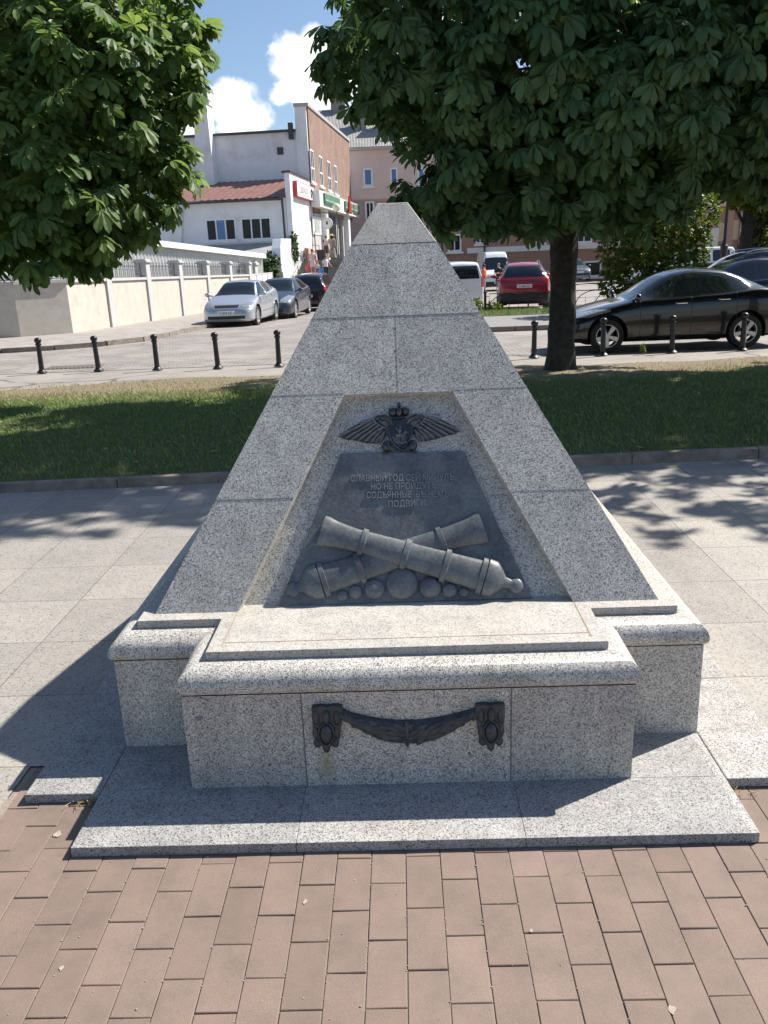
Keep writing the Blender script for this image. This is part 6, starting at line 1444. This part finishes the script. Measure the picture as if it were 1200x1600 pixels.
def person(label,loc,rz,H,stride,arms,clothes,hairlong=False,hat=None,lean=0):
    """front is -y locally; arms: per side (elbow, wrist) offsets"""
    k=H/1.70; root=empty('person',loc,label,'person',None,rz)
    V=lambda x,y,z:(x*k,y*k,z*k)
    l,r=stride
    C=[]
    C.append(([(V(0,0,.92),.135*k),(V(0,-.01*lean,1.08),.115*k),(V(0,-.03*lean,1.24),(.155*k,.105*k)),(V(0,-.04*lean,1.38),(.15*k,.09*k)),(V(0,-.05*lean,1.46),.055*k),(V(0,-.06*lean-.005,1.53),.060*k),(V(0,-.07*lean-.01,1.60),(.076*k,.092*k)),(V(0,-.07*lean-.005,1.67),.060*k)],None))
    C.append(([(V(0,-.07*lean-.105,1.585),.014*k)],(0,6)))           # nose
    for s,(fx_,fy,fz,kx,ky_,kz_) in ((-1,l),(1,r)):
        C.append(([(V(s*.09,0,.86),.085*k),(V(s*.10+kx,ky_,.48+kz_),.056*k),(V(s*.10+(kx+fx_)/2,(ky_+fy)/2+.02,.30+(kz_+fz)/2),.055*k),(V(s*.10+fx_,fy,.085+fz),.036*k),(V(s*.11+fx_,fy-.10,.040+fz),.034*k),(V(s*.115+fx_,fy-.17,.030+fz),.024*k)],(0,0)))
    for s,(e,w) in zip((-1,1),arms):
        h=len(C); wx,wy,wz=w; d=Vector((wx-e[0],wy-e[1],wz-e[2])).normalized(); q=Vector(w)+d*.07
        C.append(([(V(s*.17,-.03*lean,1.37),.058*k),(V(s*abs(e[0]),e[1],e[2]),.040*k),(V(*w),.028*k),(V(*q),(.036*k,.018*k))],(0,3)))
        for f in range(4):
            off=Vector((0,(f-1.5)*.020,0)); a=q+off*.9+d*.035; b=a+d*(.045-.006*abs(f-1.2))
            C.append(([(V(*a),.0105*k),(V(*b),.0085*k)],(h,3)))
        a=Vector(w)+d*.03+Vector((0,-.035,0)); b=a+d*.035+Vector((0,-.012,0)); C.append(([(V(*a),.012*k),(V(*b),.009*k)],(h,2)))
    skin('body',C,M_skin,root)
    # head details: ears, hair
    hc=Vector(V(0,-.07*lean-.005,1.60))
    mb=MB(); hm=clothes.get('hair',M_hair)
    mb.ball(hc+Vector(V(0,.018,.035)),(.092*k,.105*k,.095*k),14,10)
    if hairlong: mb.ball(hc+Vector(V(0,.06,-.08)),(.085*k,.055*k,.14*k),12,8)
    mb.build('hair',hm,root,smooth=True,world=False)
    mb=MB()
    for s in (-1,1): mb.ball(hc+Vector(V(s*.03,-.088,.01)),.011*k,6,5)
    mb.build('eye',M_blk,root,smooth=True,world=False)
    if hat:
        mb=MB(); mb.lathe([(.24*k,.035*k),(.235*k,.05*k),(.125*k,.055*k),(.115*k,.13*k),(.08*k,.155*k),(.01,.16*k)],18,Matrix.Translation(hc)); mb.build('hat',hat,root,smooth=True,world=False)
    if 'dress' in clothes:
        m,zh,wd=clothes['dress']; mb=MB(); rows=[(1.43,.105,.075),(1.40,.175,.10),(1.26,.185,.125),(1.08,.155,.125),(.92,.19,.155),(zh+.1,wd*.9,wd*.8),(zh,wd,wd*.85)]
        n=18; vs=[(a*k*math.cos(q*2*math.pi/n)*(1+.05*math.sin(q*5)*(i>4)),b*k*math.sin(q*2*math.pi/n)*(1+.05*math.sin(q*5)*(i>4)),z*k) for i,(z,a,b) in enumerate(rows) for q in range(n)]
        fs=[(i*n+q,i*n+(q+1)%n,(i+1)*n+(q+1)%n,(i+1)*n+q) for i in range(len(rows)-1) for q in range(n)]
        mb.add(vs,fs)
        for s,(e,w) in zip((-1,1),arms): mb.tube([V(s*.14,0,1.385),V(s*.19,0,1.36),V(s*(.19+abs(e[0]))/2,e[1]*.5,(1.36+e[2])/2)],[.075*k,.072*k,.066*k],10)
        mb.build('dress',m,root,smooth=True,world=False)
    if 'shirt' in clothes:
        m=clothes['shirt']; mb=MB(); rows=[(1.44,.085,.07),(1.40,.175,.105),(1.26,.19,.135),(1.08,.165,.135),(.90,.175,.145)]; n=18
        vs=[(a*k*math.cos(q*2*math.pi/n),b*k*math.sin(q*2*math.pi/n)-.03*lean*(z-.9)*k*2,z*k) for z,a,b in rows for q in range(n)]
        mb.add(vs,[(i*n+q,i*n+(q+1)%n,(i+1)*n+(q+1)%n,(i+1)*n+q) for i in range(len(rows)-1) for q in range(n)])
        for s,(e,w) in zip((-1,1),arms): mb.tube([V(s*.13,0,1.385),V(s*.19,-.03*lean,1.355),V(s*(.19*.3+abs(e[0])*.7),e[1]*.7,1.36*.3+e[2]*.7)],[.075*k,.070*k,.058*k],10)
        mb.build('shirt',m,root,smooth=True,world=False)
    if 'trousers' in clothes:
        m,full=clothes['trousers']; mb=MB(); mb.ball(V(0,0,.92),(.165*k,.14*k,.11*k),14,8)
        for s,(fx_,fy,fz,kx,ky_,kz_) in ((-1,l),(1,r)):
            p=[V(s*.085,0,.88),V(s*.10+kx,ky_,.48+kz_)]+([V(s*.10+fx_,fy,.09+fz)] if full else []); mb.tube(p,[.10*k,.078*k]+([.066*k] if full else []),12)
        mb.build('trousers' if full else 'shorts',m,root,smooth=True,world=False)
    mb=MB()
    for s,(fx_,fy,fz,*_) in ((-1,l),(1,r)): mb.ball(V(s*.11+fx_,fy-.07,.035+fz),(.045*k,.125*k,.035*k),12,6)
    mb.build('shoes',clothes.get('shoes',M_blk),root,smooth=True,world=False)
    return root
DOWN=((.24,.02,1.10),(.27,-.06,.84))
def carry(s): return ((s*.24,.02,1.10),(s*.27,-.05,.84))
zst=lambda y: min(z_t, zb_+max(0,math.ceil(((Vector((0,y,0))-Vector((0,0,0))).y-50.2+.0)/.45))*(z_t-zb_)/nst)
def stairz(y):
    s=sy(y); kk=int((s-sS)//.45); return min(z_t,zb_+(kk+1)*(z_t-zb_)/nst)
def bag(name,label,mat,loc,w,h):
    b=empty(name,loc,label,'bag'); mb=MB(); n=14; rows=[(-h,.75,.5),(-h*.75,1,.8),(-h*.4,1.05,.8),(-.08,.7,.4),(0,.35,.15)]
    vs=[(w*a*math.cos(q*2*math.pi/n)*(1+.08*math.sin(3*q)),w*.6*c*math.sin(q*2*math.pi/n),z) for z,a,c in rows for q in range(n)]
    mb.add(vs,[(i*n+q,i*n+(q+1)%n,(i+1)*n+(q+1)%n,(i+1)*n+q) for i in range(4) for q in range(n)]+[tuple(range(n-1,-1,-1))]); mb.build('sack',mat,b,smooth=True,world=False)
    mb=MB(); mb.tube([(-w*.3,0,-.02),(-w*.15,0,.07),(w*.15,0,.07),(w*.3,0,-.02)],.012,6); mb.build('handle',mat,b,world=False)
    return b
yw=53.4; pw=at(490,431,yw)
person('person in a short pale pink dress walking down the steps with a red bag',(pw.x,yw,stairz(yw)),.05,1.68,((0,-.10,-.0,0,-.13,.04),(0,.12,.02,0,.0,0)),(carry(-1),carry(1)),{'dress':(simple('pale_pink_cloth',(.68,.45,.42),.9,var=.1),.60,.24),'shoes':simple('white_shoes',(.6,.58,.55),.6)},hairlong=True)
bag('shopping_bag','red shopping bag carried by the person in pink',simple('red_plastic_bag',(.62,.10,.10),.5),(pw.x-.33,yw-.06,stairz(yw)+.80),.17,.42)
bag('shopping_bag','cream shopping bag in the other hand of the person in pink',simple('cream_cloth_bag',(.66,.52,.40),.8),(pw.x+.30,yw-.06,stairz(yw)+.80),.15,.30)
yc=52.9; pc_=at(510,433,yc)
person('small person in white top and black trousers with a blue bag on the steps',(pc_.x,yc,stairz(yc)),.5,1.42,((0,-.12,-.0,0,-.14,.05),(0,.14,.03,0,.02,0)),(carry(-1),((.30,-.02,1.12),(.42,-.10,.93))),{'shirt':simple('white_cloth',(.66,.64,.64),.9),'trousers':(simple('black_cloth',(.02,.02,.025),.9),True)},lean=1)
bag('shopping_bag','bright blue bag hanging from the small person on the steps',simple('blue_plastic_bag',(.05,.25,.72),.5),(pc_.x-.30,yc-.1,stairz(yc)+.70),.18,.55)
yh=59.3; ph=at(520,404,yh)
person('person in a yellow sun hat and long patterned dress at the shop entrance',(ph.x,yh,z_t),3.0,1.66,((0,0,0,0,0,0),(0,.02,0,0,0,0)),(carry(-1),((.24,-.05,1.08),(.12,-.25,1.15))),{'dress':(simple('patterned_cloth',(.30,.25,.22),.9,var=.6,scale=9),.12,.30)},hairlong=True,hat=simple('yellow_straw',(.66,.47,.16),.9))
yh=60.4; ph=at(511,404,yh)
person('person in a light blouse and dark skirt half hidden by the yellow hat',(ph.x,yh,z_t),3.3,1.64,((0,0,0,0,0,0),(0,.02,0,0,0,0)),(carry(-1),carry(1)),{'shirt':simple('pale_blouse',(.55,.45,.44),.9),'dress':(simple('dark_red_skirt',(.10,.045,.05),.9),.45,.22)})
mb=MB(); ps_=at(502,403,58.6); 
PS_=empty('planter',(ps_.x,58.6,z_t),'black planter box on the shop terrace beside the railing','planter')
mb.hexa([(ps_.x-.25,58.4,z_t),(ps_.x+.25,58.4,z_t),(ps_.x+.25,58.8,z_t),(ps_.x-.25,58.8,z_t)],[(ps_.x-.3,58.35,z_t+.62),(ps_.x+.3,58.35,z_t+.62),(ps_.x+.3,58.85,z_t+.62),(ps_.x-.3,58.85,z_t+.62)]); mb.build('box',M_dark,PS_)
mb=MB(); mb.box(ps_.x-.33,ps_.x+.33,58.32,58.88,z_t+.622,z_t+.68); mb.build('rim',M_dark,PS_)
ym=53.5; pm_=at(756.5,451,ym)
person('person in an orange top and light trousers standing left of the white van',(pm_.x,ym,gz(ym)-.02),1.3,1.76,((0,0,0,0,0,0),(0,.06,0,0,0,0)),(((.23,-.02,1.12),(.22,-.18,.95)),((.23,-.02,1.12),(.24,-.2,.98))),{'shirt':simple('orange_cloth',(.75,.14,.04),.9),'trousers':(simple('grey_cloth',(.34,.32,.30),.9),True)})
pm_=at(779,451,ym)
person('person in black with folded arms standing before the white van',(pm_.x,ym,gz(ym)-.02),-.1,1.78,((0,0,0,0,0,0),(0,.03,0,0,0,0)),(((.25,-.02,1.12),(.02,-.22,1.16)),((.25,-.02,1.12),(-.06,-.20,1.12))),{'shirt':simple('black_cloth',(.02,.02,.025),.9),'trousers':(simple('black_cloth',(.02,.02,.025),.9),False),'hair':simple('grey_hair',(.2,.17,.15),.7)})
# dry leaves and straw in the corner of the steps and on the paving
M_straw=simple('dry_straw',(.42,.30,.14),.9,var=.4,scale=50)
DL=empty('dry_straw',(-1.03,-.05,0),'small heap of dry straw in the left corner of the steps','straw')
mb=MB(); rs=random.Random(3)
c=hit(140,1257,(0,0,0),(0,0,1))
for k in range(70):
    x,y=c.x+rs.gauss(0,.030),c.y+rs.gauss(.012,.016); a=rs.uniform(0,6.28); l=rs.uniform(.008,.025); mb.tube([(x,y,.003+rs.uniform(0,.012)),(x+l*math.cos(a),y+l*math.sin(a),.003+rs.uniform(0,.014))],.0009,4)
mb.build('straw',M_straw,DL)
c=hit(1150,1238,(0,0,0),(0,0,1)); DL2=empty('dry_straw',(c.x,c.y,0),'few wisps of dry straw by the right end of the steps','straw')
mb=MB()
for k in range(30):
    x,y=c.x+rs.gauss(0,.03),c.y+rs.gauss(0,.015); a=rs.uniform(0,6.28); l=rs.uniform(.008,.02); mb.tube([(x,y,.003),(x+l*math.cos(a),y+l*math.sin(a),.003+rs.uniform(0,.01))],.0008,4)
mb.build('straw',M_straw,DL2)
# litter: dry leaves and crumbs on lawn, kerb and pavers
M_dry=simple('dry_leaf',(.34,.26,.15),.9,var=.4,scale=40)
mb=MB()
for k in range(260):
    x=rs.uniform(-5,6); y=rs.uniform(4.3,10.2)
    if rs.random()<.25: x=2.24+rs.gauss(0,1.2); y=9.3+rs.gauss(0,.8)
    z=lz(x,y)+rs.uniform(.012,.035) if y<10.1 else .004; a=rs.uniform(0,6.28); s=rs.uniform(.02,.045); u=Vector((math.cos(a),math.sin(a),rs.uniform(-.3,.3))); w=Vector((-math.sin(a),math.cos(a),rs.uniform(-.3,.3)))*.5; c=Vector((x,y,z))
    mb.poly([c-u*s,c+w*s,c+u*s,c-w*s])
tag(mb.build('fallen_leaves',M_dry,fixn=False),kind='stuff')
mb=MB()
for k in range(420):
    x=rs.uniform(-1.25,1.6); y=rs.uniform(-1.2,-.28)
    if rs.random()<.6: x=-.018+PW*round((x+.018)/PW)+rs.gauss(0,.0015)
    s=rs.uniform(.0007,.0022); mb.ball((x,y,.001),(s*1.4,s,s*.7),6,4)
for px,py,sx_ in ((230/2.4,1180+800/2.4,1),(1145/2.4,1180+550/2.4,1.2),(1050,1578,1.6),(830,1455,.8),(215/2.4,1180+298/2.4,2.0)):
    c=hit(px,py,(0,0,0),(0,0,1)); q=[(c.x+.0045*sx_*math.cos(a)*(1+.35*math.sin(2*a+px)),c.y+.007*sx_*math.sin(a)*(1+.3*math.sin(3*a+py)),.0016) for a in [k*math.pi/8 for k in range(16)]]; mb.prism(q,(0,0,.0006))
tag(mb.build('grit',simple('pale_grit',(.36,.31,.25),.9,var=.3,scale=300)),kind='stuff')
# ================================================================== light, sky
EL,AZ=R_(47.2),R_(60.5)
sd=bpy.data.lights.new('sun','SUN'); so=bpy.data.objects.new('sun',sd); COL.objects.link(so)
sd.energy=5.0; sd.angle=R_(.53); sd.color=(1,.945,.865)
dv=Vector((math.sin(AZ)*math.cos(EL),math.cos(AZ)*math.cos(EL),math.sin(EL)))
so.rotation_euler=dv.to_track_quat('Z','Y').to_euler(); so.location=(8,8,20)
w=bpy.data.worlds.new('World'); scene.world=w; w.use_nodes=True; nt=w.node_tree; L=nt.links; bg=nt.nodes['Background']
sky=N(nt,'ShaderNodeTexSky',sky_type='NISHITA',sun_disc=False); sky.sun_elevation=EL; sky.sun_rotation=AZ; sky.air_density=1.0; sky.dust_density=.8; sky.ozone_density=2.5
tc=N(nt,'ShaderNodeTexCoord'); D=tc.outputs['Generated']
ns=N(nt,'ShaderNodeTexNoise',Scale=16,Detail=9,Roughness=.62); L.new(D,ns.inputs['Vector'])
nv=N(nt,'ShaderNodeTexNoise',Scale=30,Detail=5); L.new(D,nv.inputs['Vector'])
mx=N(nt,'ShaderNodeMix',data_type='VECTOR'); mx.inputs[0].default_value=.03; L.new(D,mx.inputs[4]); L.new(nv.outputs['Color'],mx.inputs[5])
acc=None
def cl(u,v,r):
    d=ray(u,v).normalized(); return d,r/CF*math.cos(0)
blobs=[(455,92,36),(493,72,30),(525,90,38),(432,78,14),(478,122,42),(540,130,44),(450,140,22),(585,130,44),(505,150,28),(620,165,36),
       (374,172,36),(345,168,24),(398,188,30),(365,195,32),(310,190,28),(280,200,34),(250,160,30),
       (700,60,60),(900,40,80),(1050,90,60),(120,60,70),(-200,100,160),(1500,100,200)]
for u,v,r in blobs:
    d,ra=cl(u,v,r)
    dot=N(nt,'ShaderNodeVectorMath',operation='DISTANCE'); L.new(mx.outputs[1],dot.inputs[0])
    dd=d*(1-.03)+Vector((.5,.5,.5))*.03; dot.inputs[1].default_value=dd
    mr=N(nt,'ShaderNodeMapRange',clamp=False); mr.inputs[1].default_value=0; mr.inputs[2].default_value=ra; mr.inputs[3].default_value=1; mr.inputs[4].default_value=0; L.new(dot.outputs['Value'],mr.inputs[0])
    if acc is None: acc=mr.outputs[0]
    else:
        m=N(nt,'ShaderNodeMath',operation='SMOOTH_MAX'); m.inputs[2].default_value=.12; L.new(acc,m.inputs[0]); L.new(mr.outputs[0],m.inputs[1]); acc=m.outputs[0]
a1=N(nt,'ShaderNodeMath',operation='MULTIPLY_ADD'); L.new(ns.outputs['Fac'],a1.inputs[0]); a1.inputs[1].default_value=1.7; a1.inputs[2].default_value=-.86
a2=N(nt,'ShaderNodeMath',operation='ADD'); L.new(acc,a2.inputs[0]); L.new(a1.outputs[0],a2.inputs[1])
mk=N(nt,'ShaderNodeMapRange',interpolation_type='SMOOTHSTEP'); mk.inputs[1].default_value=-.03; mk.inputs[2].default_value=.5; L.new(a2.outputs[0],mk.inputs[0])
nsh=N(nt,'ShaderNodeTexNoise',Scale=9,Detail=6); L.new(D,nsh.inputs['Vector'])
rc=ramp(nt,[(.32,(6.6,7.1,7.9)),(.60,(12.0,11.9,11.7))]); L.new(nsh.outputs['Fac'],rc.inputs['Fac'])
tint=mixc(nt,1,sky.outputs[0],(1.0,1.02,1.06),'MULTIPLY')
L.new(mixc(nt,mk.outputs[0],tint,rc.outputs['Color']),bg.inputs['Color']); bg.inputs['Strength'].default_value=.078
scene.view_settings.view_transform='Standard'; scene.view_settings.look='None'; scene.view_settings.exposure=.78; scene.view_settings.gamma=1
scene.cycles.max_bounces=8; scene.cycles.transparent_max_bounces=8
